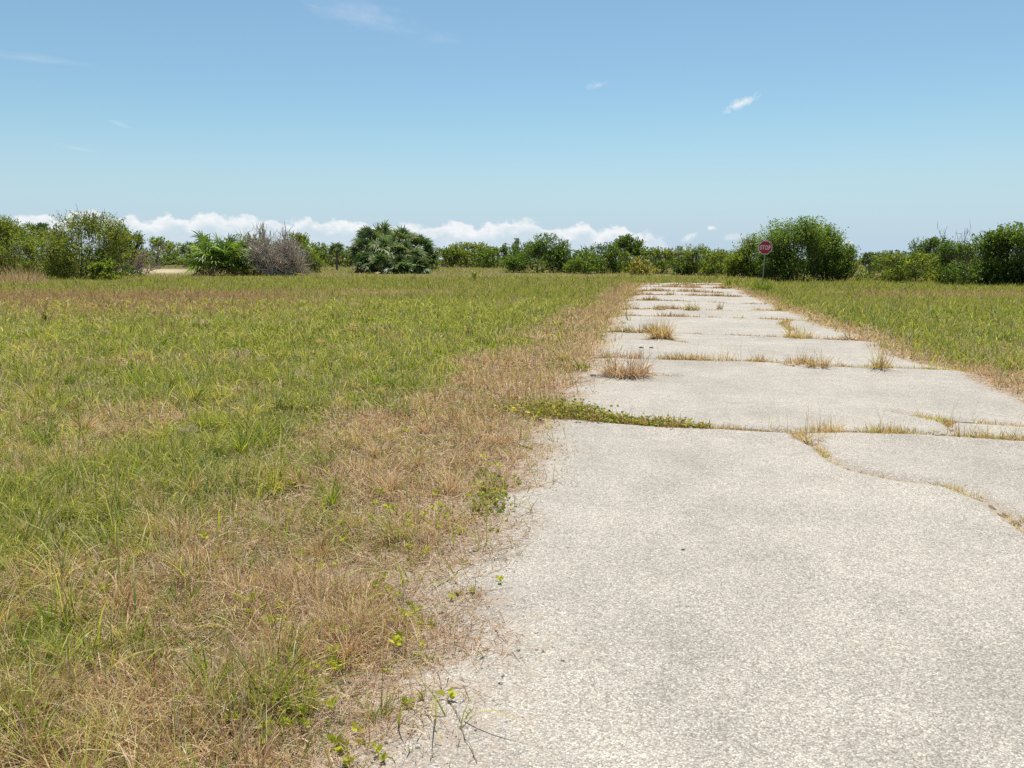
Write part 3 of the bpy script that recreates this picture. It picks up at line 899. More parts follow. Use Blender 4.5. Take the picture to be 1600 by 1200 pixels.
weed_row('c4', 1080, 1300, 0.07, ('brown', 'straw', 'gold'), 300, 'low weed row toward the right end of the same far crack', 0.04)
weed_row('c4b', 1215, 1245, 0.10, ('gold', 'straw'), 400, 'yellow weed link bending toward the golden right tuft', 0.06)
weed_row('c5', 950, 1070, 0.17, ('brown', 'straw', 'rust'), 420, 'ragged brown weed row hugging the left verge far down the road', 0.10)
weed_row('c5', 1080, 1260, 0.09, ('straw', 'gold'), 200, 'sparse weed row behind the yellow green far tuft', 0.05)
weed_row('c6', 960, 1060, 0.17, ('brown', 'rust'), 420, 'dark weed row on the left half of a distant crack', 0.12)
weed_row('c6', 1065, 1200, 0.08, ('straw', 'brown'), 200, 'thin weed row on the right half of a distant crack', 0.06)
weed_row('c7', 970, 1050, 0.18, ('brown', 'rust', 'straw'), 380, 'brown weed row on the third crack from the road end', 0.14)
weed_row('c7', 1060, 1165, 0.12, ('brown', 'rust'), 260, 'brown weed row reaching the right verge third from the end', 0.12)
weed_row('c8', 975, 1145, 0.16, ('brown', 'rust', 'straw'), 300, 'weed row across the second crack from the road end', 0.16)
weed_row('c9', 980, 1130, 0.16, ('brown', 'straw'), 300, 'weed row across the last crack before the road end', 0.18)
weed_row('c10', 985, 1130, 0.14, ('brown', 'straw'), 300, 'farthest weed row at the very end of the road', 0.22)


def creeper(pxs, label, hgt, wid, n, pal, seed=0):
    """leafy mat lying along a crack"""
    q = polyline(np.array([gp(*p)[:2] for p in pxs]), 0.04)
    ctr = q[len(q) // 2]
    t = R.random(n) * (len(q) - 1.001); i = t.astype(int)
    lump = ss(0.2, 0.7, fbm(t * 0.11, t * 0 + seed, 33, 3))
    P2 = q[i] + R.normal(0, wid, (n, 2)) * (0.35 + lump[:, None])
    z = surf(P2[:, 0], P2[:, 1])
    zz = z + R.beta(1.6, 2.2, n) * hgt * (0.25 + lump)
    cols = np.empty((n, 3)); names = list(pal); pi = R.integers(0, len(names), n)
    for k_, nm in enumerate(names):
        s_ = pi == k_; cols[s_] = pick(nm, int(s_.sum()))
    root = empty('creeping_weed', (ctr[0], ctr[1], 0), label, 'creeping weed', 'leafy weeds creeping from the verge onto the road')
    mb = MB()
    D = R.normal(0, 1, (n, 3)); D[:, 2] = np.abs(D[:, 2]) * 0.5 + 0.1
    leaves(mb, np.column_stack([P2 - ctr, zz]), D, R.uniform(0.022, 0.045, n), 0.30, cols, 0.15)
    mb.build('foliage', M_leaf, root)
    m = n
    mb = MB()
    k = R.integers(0, n, m)
    L_ = zz[k] - z[k] + 0.04
    blades(mb, np.column_stack([P2[k] - ctr, z[k]]), R.uniform(0, 6.28, m), np.abs(R.normal(0.8, 0.5, m)), R.normal(0.3, 0.6, m), L_ * 1.3, R.uniform(0.003, 0.006, m), pick('brown', m), 3)
    mb.build('stem', M_straw, root)
    return root


PAL['weed'] = np.array([[0.24, 0.28, 0.03], [0.32, 0.34, 0.045], [0.16, 0.21, 0.028], [0.42, 0.40, 0.07]])
creeper([(828, 648), (880, 655), (930, 662), (985, 668)], 'thick lime green creeping weeds spilling from the verge across the near crack', 0.10, 0.085, 1900, ('weed', 'weed', 'green', 'rust'))
creeper([(985, 668), (1040, 673), (1110, 677)], 'thinner creeping weeds with brown stems continuing along the near crack', 0.08, 0.05, 800, ('weed', 'green', 'rust'), 4)
creeper([(715, 650), (770, 640), (830, 634), (868, 640)], 'patch of lime creeping weeds in the verge left of the near crack', 0.08, 0.2, 1000, ('weed', 'weed', 'green'), 9)
creeper([(752, 740), (770, 765), (765, 800), (745, 815)], 'lime leafy weeds at the bend of the near gravel edge', 0.06, 0.06, 420, ('weed', 'green'), 14)
creeper([(905, 576), (915, 582)], 'small green weed patch beside the largest tan tuft', 0.10, 0.07, 260, ('weed', 'green'), 19)
creeper([(628, 655), (615, 640)], 'small dark green leafy weed alone in the dry verge', 0.16, 0.06, 260, ('green', 'green'), 23)

# leafy seedlings scattered through the near verge
SEED_VARS = []
for v in range(7):
    mb = MB()
    n = int(R.integers(7, 14))
    a = R.uniform(0, 6.28, n); el = R.uniform(0.25, 1.2, n)
    D = np.column_stack([np.cos(a) * np.cos(el), np.sin(a) * np.cos(el), np.sin(el)])
    base = np.column_stack([R.normal(0, 0.006, (n, 2)), R.uniform(0.0, 0.025, n)])
    leaves(mb, base, D, R.uniform(0.035, 0.062, n), 0.22, pick('lime', n) * 0.75 + pick('weed', n) * 0.25, 0.12)
    n2 = 4
    blades(mb, np.column_stack([R.normal(0, 0.004, (n2, 2)), np.zeros(n2)]), R.uniform(0, 6.28, n2), np.full(n2, 0.2), np.full(n2, 0.3), np.full(n2, 0.04), np.full(n2, 0.003), pick('rust', n2), 2)
    o = mb.build('leafy_seedling', M_leaf, link=False)
    SEED_VARS.append(o)
spots = [(655, 972), (640, 980), (663, 985), (672, 975), (650, 960), (690, 963), (706, 945), (715, 938), (738, 935), (780, 918), (768, 832), (778, 835), (745, 800), (752, 775),
         (634, 1112), (658, 1102), (588, 1190), (565, 1170), (538, 1180), (560, 1150), (600, 1205), (525, 1170), (545, 1205), (700, 1108), (610, 940), (585, 935), (592, 950), (600, 920), (520, 930), (500, 945),
         (480, 1060), (460, 1050), (450, 1075), (475, 1080), (425, 1060), (520, 1040), (497, 1065), (500, 995), (430, 990), (470, 1130), (430, 1120), (395, 1110), (410, 1140), (520, 1125), (360, 1150), (455, 1155)]
for k in range(120):
    y = 2.35 + R.gamma(1.4, 1.0); dl = R.gamma(2, 0.30)
    x = float(edgeL(y)) - dl + 0.15
    d = np.array([x, y, 0]) - np.array([0, 0, H])
    depth = d[1] * cp - d[2] * sp
    spots.append((800 + F * d[0] / depth, 600 - F * (d[1] * sp + d[2] * cp) / depth))
for k, (px, py) in enumerate(spots):
    src = SEED_VARS[k % 7]
    o = src.copy(); COL.objects.link(o)
    P = gp(px, py); s_ = float(R.uniform(0.42, 0.85))
    o.location = (P[0], P[1], float(surf(P[0], P[1])[0]) + (0.0 if P[0] > edgeL(P[1]) else 0.045)); o.rotation_euler = (0, 0, float(R.uniform(0, 6.28))); o.scale = (s_, s_, s_)
    tag(o, 'small yellow-green leafy seedling in the near verge beside the gravel', 'seedling', 'leafy seedlings along the near road edge')

# runner, dead stems, stones
P = polyline(np.array([gp(*q)[:2] for q in [(699, 1108), (712, 1128), (719, 1150), (726, 1175), (735, 1192), (748, 1212)]]), 0.01)
ctr = P[0].copy(); s = np.arange(len(P)) * 0.01
mb = MB(); wob = (fbm(s * 14, s * 0, 3) - 0.5) * 0.02
pts = np.column_stack([P[:, 0] - ctr[0] + wob, P[:, 1] - ctr[1], surf(P[:, 0], P[:, 1]) + 0.004 + np.abs(wob)])
tube(mb, pts, 0.0013 + 0.001 * (np.sin(s * 60) > 0.9), np.array([0.20, 0.14, 0.10]), 5)
o = mb.build('wiry_runner', M_twig); o.location = (ctr[0], ctr[1], 0)
tag(o, 'dark wiry runner stem creeping over the near gravel', 'runner stem')
for k, (a, b) in enumerate([((610, 1150), (700, 1085)), ((690, 1000), (742, 955)), ((722, 930), (800, 926)), ((652, 1175), (640, 1120)), ((690, 1090), (668, 1040)), ((676, 1095), (690, 1030)),
                            ((640, 1010), (700, 980)), ((560, 1110), (615, 1075)), ((745, 960), (700, 950)), ((570, 1150), (640, 1130)), ((720, 995), (716, 955)), ((760, 905), (800, 880)), ((630, 1195), (690, 1140)), ((600, 1030), (560, 1010))]):
    A, B = gp(*a)[:2], gp(*b)[:2]
    t = np.linspace(0, 1, 9)[:, None]
    P = A + (B - A) * t; bow = np.sin(t[:, 0] * math.pi) * R.normal(0, 0.03)
    nn = norm(np.array([-(B - A)[1], (B - A)[0]])); P = P + nn * bow[:, None]
    mb = MB()
    tube(mb, np.column_stack([P - A, surf(P[:, 0], P[:, 1]) + 0.004]), np.linspace(0.0016, 0.0008, 9), pick('grey', 1)[0], 4)
    o = mb.build('fallen_straw', M_straw); o.location = (A[0], A[1], 0)
    tag(o, 'thin dead grass stem lying flat on the near gravel', 'straw', 'dead stems strewn on the near gravel')
for k, (px, py, s_, lab) in enumerate([(1002, 547, 0.032, 'dark broken lump of asphalt left of two beside the tan tuft'), (1018, 547, 0.03, 'flatter dark lump of asphalt right of two beside the tan tuft'), (926, 592, 0.035, 'small dark pebble on sand beside the left verge'), (1067, 868, 0.008, 'single dark chip on the bare near gravel')]):
    P = gp(px, py); me_v = []
    th = np.linspace(0.15, math.pi - 0.15, 6)[:, None]; ph = np.arange(8)[None] * 2 * math.pi / 8
    rr = s_ * (0.8 + 0.5 * R.random((6, 8)))
    V = np.stack([rr * np.sin(th) * np.cos(ph) * 1.3, rr * np.sin(th) * np.sin(ph), rr * np.cos(th) * 0.45], -1)
    mb = MB(); i = np.arange(5)[:, None]; j = np.arange(8)[None]
    mb.add(V.reshape(-1, 3), np.stack([i * 8 + j, (i + 1) * 8 + j, (i + 1) * 8 + (j + 1) % 8, i * 8 + (j + 1) % 8], -1).reshape(-1, 4), np.array([0.12, 0.10, 0.085]))
    o = mb.build('stone', M_stone); o.location = (P[0], P[1], float(surf(P[0], P[1])[0]) + s_ * 0.3)
    tag(o, lab, 'stone')

mb = MB(); n = 1500
y = 2.2 + R.gamma(1.5, 1.6, n); x = edgeL(y) + R.normal(0.12, 0.22, n); z = surf(x, y)
V0 = np.array([[1, 0, 0], [0, 1, 0], [-1, 0, 0], [0, -1, 0], [0.3, 0.3, 1], [-0.3, -0.3, 1], [0.3, -0.3, 1], [-0.3, 0.3, 1]])
F0 = np.array([[0, 1, 4, 6], [1, 2, 7, 4], [2, 3, 5, 7], [3, 0, 6, 5], [4, 7, 5, 6]])
for x_, y_, z_ in zip(x, y, z):
    sz = R.gamma(4, 0.0016); a_ = R.uniform(0, 6.28); ca, sa = math.cos(a_), math.sin(a_)
    q = (V0 + R.normal(0, 0.15, V0.shape)) * np.array([1.0, 0.75, 0.6]) * sz
    q = np.column_stack([q[:, 0] * ca - q[:, 1] * sa, q[:, 0] * sa + q[:, 1] * ca, q[:, 2]]) + np.array([x_, y_, z_ - 0.0005])
    mb.add(q, F0, np.array([0.42, 0.38, 0.32]) * R.uniform(0.55, 1.35))
tag(mb.build('loose_gravel', M_stone, smooth=False), 'loose pale chips of gravel along the near road edge', None, None, 'stuff')

# ------------------------------------------------------------------ stop sign
P = gp(1191, 449)
sg = empty('stop_sign', (P[0], P[1], 0), 'red octagonal stop sign on a thin steel post at the road end', 'stop sign')
sg.rotation_euler = (0, math.radians(1.7), math.radians(-4))
mb = MB(); grey = np.array([0.27, 0.265, 0.25])
box(mb, (0, 0.016, 1.28), (0.05, 0.006, 2.72), grey)
box(mb, (-0.022, 0.030, 1.28), (0.006, 0.022, 2.72), grey)
box(mb, (0.022, 0.030, 1.28), (0.006, 0.022, 2.72), grey)
mb.build('post', M_metal, sg, smooth=False)
ZC = 2.26


def octa(r, t, y, col, name, parent, mat):
    a = np.arange(8) * math.pi / 4 + math.pi / 8
    f = np.column_stack([r * np.cos(a), np.full(8, y), ZC + r * np.sin(a)]); b = f.copy(); b[:, 1] += t
    c = np.array([[0, y, ZC]]); c2 = np.array([[0, y + t, ZC]])
    V = np.concatenate([f, b, c, c2])
    Fq = []
    for i_ in range(0, 8, 2):
        Fq.append([16, (i_ + 2) % 8, i_ + 1, i_]); Fq.append([17, 8 + i_, 8 + i_ + 1, 8 + (i_ + 2) % 8])
    for i_ in range(8):
        Fq.append([i_, (i_ + 1) % 8, 8 + (i_ + 1) % 8, 8 + i_])
    mb = MB(); mb.add(V, Fq, col)
    return mb.build(name, mat, parent, smooth=False)


plate = octa(0.381 / math.cos(math.pi / 8), 0.004, 0.004, np.array([0.78, 0.70, 0.70]), 'plate', sg, M_paint)
octa(0.352 / math.cos(math.pi / 8), 0.003, 0.0015, np.array([0.42, 0.006, 0.022]), 'red_face', plate, M_paint)
cu = bpy.data.curves.new('lettering', 'FONT'); cu.body = 'STOP'; cu.align_x = 'CENTER'; cu.align_y = 'CENTER'; cu.size = 0.36; cu.offset = 0.007; cu.space_character = 1.12; cu.extrude = 0.001
tmp = bpy.data.objects.new('lettering_curve', cu); COL.objects.link(tmp)
bpy.context.view_layer.update()
dg = bpy.context.evaluated_depsgraph_get()
me = bpy.data.meshes.new_from_object(tmp.evaluated_get(dg)); me.name = 'lettering'
bpy.data.objects.remove(tmp)
co = np.empty(len(me.vertices) * 3); me.vertices.foreach_get('co', co); co = co.reshape(-1, 3)
mn, mxx = co.min(0), co.max(0)
co[:, 0] = (co[:, 0] - (mn[0] + mxx[0]) / 2) / (mxx[0] - mn[0]) * 0.58
co[:, 1] = (co[:, 1] - (mn[1] + mxx[1]) / 2) / (mxx[1] - mn[1]) * 0.25
me.vertices.foreach_set('co', co.ravel()); me.update()
a = me.color_attributes.new('Col', 'FLOAT_COLOR', 'POINT'); a.data.foreach_set('color', np.tile([0.80, 0.74, 0.74, 1], len(me.vertices)).astype(np.float32))
me.materials.clear(); me.materials.append(M_paint)
lt = bpy.data.objects.new('lettering', me); COL.objects.link(lt); lt.parent = plate
lt.rotation_euler = (math.pi / 2, 0, 0); lt.location = (0, -0.0005, ZC)
mb = MB()
for zz in (ZC - 0.28, ZC + 0.28):
    a = np.arange(4) * math.pi / 2
    tube(mb, np.array([[0, -0.003, zz], [0, 0.02, zz]]), 0.011, np.array([0.5, 0.5, 0.5]), 8)
mb.build('bolt', M_metal, sg)

# ------------------------------------------------------------------ shrubs and trees
LP = {
    'mid': np.array([[0.117, 0.188, 0.029], [0.155, 0.227, 0.036], [0.084, 0.144, 0.024]]),
    'dark': np.array([[0.060, 0.107, 0.022], [0.080, 0.138, 0.027], [0.107, 0.164, 0.033]]),
    'bright': np.array([[0.188, 0.260, 0.038], [0.238, 0.294, 0.047], [0.138, 0.216, 0.030]]),
    'olive': np.array([[0.221, 0.238, 0.040], [0.272, 0.272, 0.047], [0.155, 0.193, 0.036]]),
    'blue': np.array([[0.106, 0.144, 0.084], [0.138, 0.172, 0.106]]),
    'grey': np.array([[0.54, 0.47, 0.39], [0.62, 0.54, 0.45], [0.40, 0.34, 0.28]]),
    'tan': np.array([[0.50, 0.35, 0.17], [0.42, 0.29, 0.13], [0.58, 0.43, 0.22]]),
}


def lpick(pals, n, groups):
    """each shoot takes one palette; each leaf varies a little"""
    ng = int(groups.max()) + 1
    gi = R.integers(0, len(pals), ng)
    gm = 1 + R.normal(0, 0.16, ng)
    out = np.empty((n, 3))
    for q, nm in enumerate(pals):
        s_ = gi[groups] == q
        p = LP[nm]
        out[s_] = p[R.integers(0, len(p), int(s_.sum()))]
    out *= gm[groups][:, None] * (1 + R.normal(0, 0.16, (n, 1)))
    return np.clip(out, 0.006, 0.6)


def shrub(name, px, py, wpx, top, pals, label, cat='shrub', group=None, up=0.5, shoot=0.5, leaf=0.11, asp=0.30, dens=1.0, lumps=13, gap=0.33, bare=0.0, flat=0.7, base_lift=0.0, depth_k=0.75, Y=None, seed=0, trunk_col=(0.16, 0.12, 0.085)):
    global R
    R = np.random.default_rng(int(abs(px) * 7 + top * 13 + wpx) + seed)
    B = gp(px, py) if Y is None else dep(px, py, Y)
    Y = B[1]
    Tz = dep(px, top, Y)[2]
    Wm = wpx / F * Y / cp; Hm = max(0.5, Tz)
    root = empty(name, (B[0], Y, 0), label, cat, group)
    area = wpx * (F * Hm / Y)
    nl = int(np.clip(area * 2.3 * dens, 110, 26000))
    per = 11
    ns = max(30, nl // per)
    # lumpy crown volume
    c = np.column_stack([R.uniform(-0.40, 0.40, lumps), R.uniform(-0.40, 0.40, lumps) * depth_k, R.uniform(0.10, 0.80, lumps)])
    lim = 1 - np.abs(c[:, 0]) * 0.95
    c[:, 2] = np.minimum(c[:, 2], lim * 0.9)
    c[0] = (R.uniform(-0.12, 0.12), 0, 0.72)
    if base_lift == 0:
        c[1] = (-0.34, -0.05, 0.2); c[2] = (0.34, -0.05, 0.2); c[3] = (0.0, -0.2, 0.22)
    r = R.uniform(0.13, 0.24, lumps)
    li = R.integers(0, lumps, ns)
    d = norm(R.normal(0, 1, (ns, 3)))
    pos = c[li] + d * (r[li] * R.random(ns) ** 0.4)[:, None] * np.array([1, 1, 0.95])
    keep_ = pos[:, 2] > 0.01
    pos = pos[keep_]
    ns = len(pos)
    # fit to the measured silhouette
    xl, xh = np.percentile(pos[:, 0], 1.5), np.percentile(pos[:, 0], 98.5)
    zh = np.percentile(pos[:, 2], 99.3)
    pos[:, 0] = (pos[:, 0] - (xl + xh) / 2) / (xh - xl) * Wm * 0.84
    pos[:, 1] = pos[:, 1] * Wm * 0.95
    pos[:, 2] = base_lift * Hm + pos[:, 2] / zh * (Hm * (1 - base_lift)) * 0.90
    ctr = np.array([0, 0, Hm * (0.35 + base_lift * 0.5)])
    lc = c[li[keep_]] * 1.0
    lc[:, 0] = (lc[:, 0] - (xl + xh) / 2) / (xh - xl) * Wm * 0.84; lc[:, 1] *= Wm * 0.95; lc[:, 2] = base_lift * Hm + lc[:, 2] / zh * (Hm * (1 - base_lift)) * 0.90
    outw = norm(norm(pos - lc) * 0.8 + norm((pos - ctr) * np.array([1, 1, flat])) * 0.6)
    D = norm(outw * 0.7 + np.array([0, 0, up]) + R.normal(0, 0.35, (ns, 3)))
    sl = shoot * R.uniform(0.5, 1.3, ns) * Hm / 3.5
    if gap > 0:
        k = fbm(pos[:, 0] / Wm * 5, pos[:, 2] / Wm * 5 + pos[:, 1] / Wm * 3, int(px) % 97, 3) > gap
        pos, D, sl = pos[k], D[k], sl[k]; ns = len(pos)
    t = R.uniform(0.0, 1.0, (ns, per))
    LPs = pos[:, None] + D[:, None] * (sl[:, None] * t)[..., None] + R.normal(0, 0.030, (ns, per, 3)) * Hm / 3
    LD = norm(D[:, None] * 0.7 + R.normal(0, 0.65, (ns, per, 3)))
    g = np.repeat(np.arange(ns), per)
    LPs = LPs.reshape(-1, 3); LD = LD.reshape(-1, 3)
    k = LPs[:, 2] > 0.02
    LPs, LD, g = LPs[k], LD[k], g[k]
    a0, a1 = np.percentile(LPs[:, 0], 1), np.percentile(LPs[:, 0], 99); a2 = np.percentile(LPs[:, 2], 99.4)
    fx, fz = Wm * 1.03 / (a1 - a0), Hm / a2
    for A_ in (LPs, pos):
        A_[:, 0] = (A_[:, 0] - (a0 + a1) / 2) * fx; A_[:, 1] *= fx; A_[:, 2] *= fz
    sl = sl * fz
    k = LPs[:, 2] < Hm * 1.025
    LPs, LD, g = LPs[k], LD[k], g[k]
    lsz = max(leaf, 2.4 / F * Y) * R.uniform(0.6, 1.35, len(LPs))
    mb = MB()
    leaves(mb, LPs, LD, lsz, asp, lpick(pals, len(LPs), g), 0.1)
    # thin shoots carry the leaves
    q = R.random(ns) < 0.5
    shoots = MB()
    tc_ = np.asarray(trunk_col)
    mb.build('foliage', M_leaf, root)
    tb = MB()
    nstem = 7
    order = R.permutation(ns)
    for s_ in range(nstem):
        e = pos[order[s_]] * np.array([0.85, 0.85, 0.95])
        b = np.array([R.normal(0, Wm * 0.06), R.normal(0, Wm * 0.05), -0.05])
        tt = np.linspace(0, 1, 7)[:, None]
        mid = b + (e - b) * tt + np.array([0, 0, 1]) * (np.sin(tt * math.pi) * 0.10 * Hm) + np.cumsum(R.normal(0, 0.02 * Hm, (7, 3)), 0) * tt
        tube(tb, mid, np.linspace(0.026, 0.006, 7) * Hm * 0.5, tc_ * R.uniform(0.8, 1.2), 5)
    m = min(ns, 700)
    k = order[:m]
    e = pos[k] + D[k] * sl[k][:, None] * 0.55; b = pos[k] * np.array([0.9, 0.9, 0.92]) - np.array([0, 0, 0.08 * Hm]); b[:, 2] = np.maximum(b[:, 2], 0.02)
    ribbon(tb, b, e, 0.006 * Hm / 3.5 + 0.12 / F * Y, tc_)
    tb.build('trunk', M_bark, root)
    if bare > 0:
        nb_ = int(bare)
        bb = MB()
        k = np.argsort(-pos[:, 2])[:max(20, ns // 6)]; k = R.choice(k, nb_)
        b = pos[k]; e = b + norm(np.array([0, 0, 1.0]) + R.normal(0, 0.4, (nb_, 3))) * (Hm * R.uniform(0.08, 0.22, (nb_, 1)))
        ribbon(bb, b, e, 0.35 / F * Y + 0.006, np.array([0.12, 0.10, 0.08]))
        bb.build('bare_twig', M_twig, root)
    return root


def ribbon(mb, a, b, wd, col):
    """crossed thin strips from a to b, for twigs"""
    n = len(a)
    d = norm(b - a)
    s1 = norm(np.cross(d, R.normal(0, 1, (n, 3)))); s2 = np.cross(d, s1)
    wd = np.broadcast_to(np.asarray(wd, float), (n,))[:, None]
    for s_ in (s1, s2):
        V = np.stack([a - s_ * wd, a + s_ * wd, b + s_ * wd * 0.35, b - s_ * wd * 0.35], 1)
        col_ = np.asarray(col) if np.asarray(col).ndim == 1 else np.repeat(col, 4, 0)
        mb.add(V.reshape(-1, 3), np.arange(n * 4).reshape(n, 4), col_)


def twig_shrub(name, px, py, wpx, top, label, n=1600, tall=0.0, col='grey', cat='dead shrub', Y=None, low=0.0):
    global R
    R = np.random.default_rng(int(abs(px) * 7 + top * 13 + wpx))
    B = gp(px, py) if Y is None else dep(px, py, Y); Y = B[1]
    Hm = dep(px, top, Y)[2]; Wm = wpx / F * Y
    root = empty(name, (B[0], Y, 0), label, cat)
    tb = MB()
    # main limbs, then three generations of twigs
    nl = 26
    a = np.column_stack([R.normal(0, Wm * 0.12, nl), R.normal(0, Wm * 0.1, nl), np.full(nl, 0.0)])
    d = norm(np.column_stack([R.normal(0, 0.75, nl), R.normal(0, 0.6, nl), np.abs(R.normal(0.9, 0.3, nl))]))
    ln = R.uniform(0.4, 0.75, nl) * Hm
    b = a + d * ln[:, None] * np.array([Wm / Hm * 0.55, Wm / Hm * 0.5, 0.9])
    cols = LP[col][R.integers(0, len(LP[col]), nl)]
    ribbon(tb, a, b, 0.012 * Hm, cols)
    mb = MB()
    A_, B_ = a, b
    cnt = n // 6
    for gen, (num, sc) in enumerate(((cnt, 0.34), (cnt * 2, 0.22), (cnt * 3, 0.14))):
        k = R.integers(0, len(A_), num); t = R.uniform(0.25, 1.0, (num, 1))
        p = A_[k] + (B_[k] - A_[k]) * t
        dd = norm(norm(B_[k] - A_[k]) * 0.8 + R.normal(0, 0.6, (num, 3)) + np.array([0, 0, 0.12]))
        q = p + dd * (Hm * sc * R.uniform(0.5, 1.3, (num, 1)))
        q[:, 2] = np.clip(q[:, 2], 0.02, Hm * 1.02)
        cols = LP[col][R.integers(0, len(LP[col]), num)] * R.uniform(0.8, 1.3, (num, 1))
        ribbon(mb, p, q, (0.5 - 0.1 * gen) / F * Y + 0.004, cols)
        A_, B_ = p, q
    kz = Hm / np.percentile(B_[:, 2], 99.0)
    if tall:
        k = np.argsort(-B_[:, 2])[:int(tall)]
        p = B_[k]; q = p + norm(np.array([0, 0, 1.0]) + R.normal(0, 0.35, (len(k), 3))) * Hm * R.uniform(0.08, 0.2, (len(k), 1))
        ribbon(mb, p, q, 0.35 / F * Y, LP[col][2])
    for q_ in (mb, tb):
        for v in q_.V: v[:, 2] *= kz
    tb.build('limb', M_twig, root)
    mb.build('twig', M_twig, root)
    return root


def palm(px, py, wpx, top, label, name='palm_tree', cat='palm tree', nf=34, trunk=True, pal='dark', skirt=8, low=-0.5, Y=None, group=None, bladew=0.10, dy=0.0, spread=0.0, fl=1.0):
    global R
    R = np.random.default_rng(int(abs(px) * 7 + top * 13 + wpx))
    B = gp(px, py) if Y is None else dep(px, py, Y); Y = B[1] + dy
    B[0] *= Y / B[1]
    Hm = dep(px, top, Y)[2]; Rm = wpx / F * Y / 2
    zc = max(0.15, Hm - Rm * 0.95)
    root = empty(name, (B[0], Y, 0), label, cat, group)

    def fans(n, elev, length, col, droop, mat, nm, k=14):
        az = R.uniform(0, 2 * math.pi, n)
        d = np.column_stack([np.cos(az) * np.cos(elev), np.sin(az) * np.cos(elev), np.sin(elev)])
        lp = length * R.uniform(0.40, 0.60, n)
        O = np.array([0, 0, zc]) + R.normal(0, 0.05, (n, 3)) + spread * np.column_stack([R.uniform(-0.62, 0.62, n) * Rm, R.uniform(-0.5, 0.5, n) * Rm, R.uniform(-0.9 * zc, 0.15 * zc, n)])
        E = O + d * lp[:, None] - np.array([0, 0, 1]) * (lp * 0.08)[:, None]
        mb = MB()
        ribbon(mb, O, E, 0.018 + 0.15 / F * Y, np.asarray(col) * np.array([1.2, 1.1, 0.8]))
        s_ = norm(np.cross(d, np.array([0, 0, 1.0]) + R.normal(0, 0.35, (n, 3))))
        ph = np.linspace(-1.75, 1.75, k)[None] + R.normal(0, 0.06, (n, k))
        ld = d[:, None] * np.cos(ph)[..., None] + s_[:, None] * np.sin(ph)[..., None]
        ll = (length * 0.58 * (0.75 + 0.25 * np.cos(ph)) * R.uniform(0.85, 1.1, (n, k)))
        N_ = n * k
        ld = ld.reshape(-1, 3); ll = ll.reshape(-1); E2 = np.repeat(E, k, 0)
        t = np.array([0, 0.35, 0.7, 1.0])
        dr_ = droop * R.uniform(0.6, 1.3, N_)
        Pp = E2[:, None] + ld[:, None] * (ll[:, None] * t[None])[..., None] - np.array([0, 0, 1.0]) * (ll[:, None] * dr_[:, None] * (t[None] ** 2.2))[..., None]
        sd = norm(np.cross(ld, np.repeat(np.cross(d, s_), k, 0) + R.normal(0, 0.25, (N_, 3))))
        wd = max(bladew, 0.9 / F * Y) * np.array([0.45, 1.0, 0.75, 0.08])
        V = np.stack([Pp + sd[:, None] * wd[None, :, None] * 0.5, Pp - sd[:, None] * wd[None, :, None] * 0.5], 2).reshape(N_, 8, 3)
        V[..., 2] = np.maximum(V[..., 2], 0.02)
        idx = np.arange(3)[:, None] * 2 + np.array([0, 1, 3, 2])[None]
        Fq = (np.arange(N_)[:, None, None] * 8 + idx[None]).reshape(-1, 4)
        if nm == 'crown':
            V[..., 2] *= Hm / np.percentile(V[..., 2], 99.8)
        cc = np.repeat(np.asarray(col)[None] * R.uniform(0.55, 1.5, (n, 1)) * (1 + R.normal(0, 0.06, (n, 3))), k, 0)
        mb.add(V.reshape(-1, 3), Fq, np.repeat(cc, 8, 0))
        return mb.build(nm, mat, root)
    gcol = {'dark': (0.115, 0.155, 0.055), 'mid': (0.17, 0.235, 0.04), 'lit': (0.20, 0.235, 0.10)}[pal]  # lit: paler grey-green, sunlit highlights painted into the thicket crowns
    elev = np.clip(R.normal(0.45, 0.55, nf), low, 1.45)
    fans(nf, elev, Rm * 1.05 * fl, gcol, 0.40, M_palm, 'crown')
    if skirt:
        fans(skirt, R.uniform(-1.3, -0.4, skirt), Rm * 0.85, (0.46, 0.31, 0.16), 0.35, M_straw, 'dead_frond', 11)
    if trunk:
        mb = MB()
        tt = np.linspace(0, 1, 9)
        pts = np.column_stack([0.10 * np.sin(tt * 2.2), 0 * tt, tt * zc - 0.05])
        tube(mb, pts, 0.16 + 0.03 * np.sin(tt * 25), np.array([0.20, 0.165, 0.13]), 8)
        mb.build('trunk', M_bark, root)
    return root


# --- left group
shrub('shrub', 8, 432, 110, 338, ('olive', 'mid', 'olive'), 'tall olive shrub cut by the left picture edge', up=0.6, leaf=0.09, dens=1.2)
shrub('shrub', -95, 436, 130, 345, ('olive', 'mid'), 'olive shrub just beyond the left picture edge', up=0.6, leaf=0.09)
palm(52, 425, 52, 346, 'dark cabbage palm rising behind the left shrubs', skirt=3, Y=92)
palm(68, 425, 36, 347, 'second dark palm touching the first behind the left shrubs', skirt=3, Y=95)
shrub('shrub', 95, 420, 30, 352, ('blue', 'mid'), 'thin blue-green shrub between the dark palms and the tall left tree', Y=85, up=0.9, gap=0.35, bare=10)
shrub('shrub', 62, 433, 100, 372, ('bright', 'olive', 'mid'), 'low yellow green shrub in front of the dark palms', up=0.4, leaf=0.10)
shrub('broad_tree', 136, 438, 118, 333, ('olive', 'olive', 'mid'), 'tallest olive tree at left with bare twigs over its crown', cat='tree', up=0.45, shoot=0.45, leaf=0.09, dens=1.9, bare=70, lumps=24, gap=0.12, flat=1.0)
shrub('shrub', 162, 440, 40, 408, ('bright', 'bright', 'olive'), 'small glossy bright shrub at the foot of the tallest olive tree', leaf=0.16, asp=0.36, up=0.3)
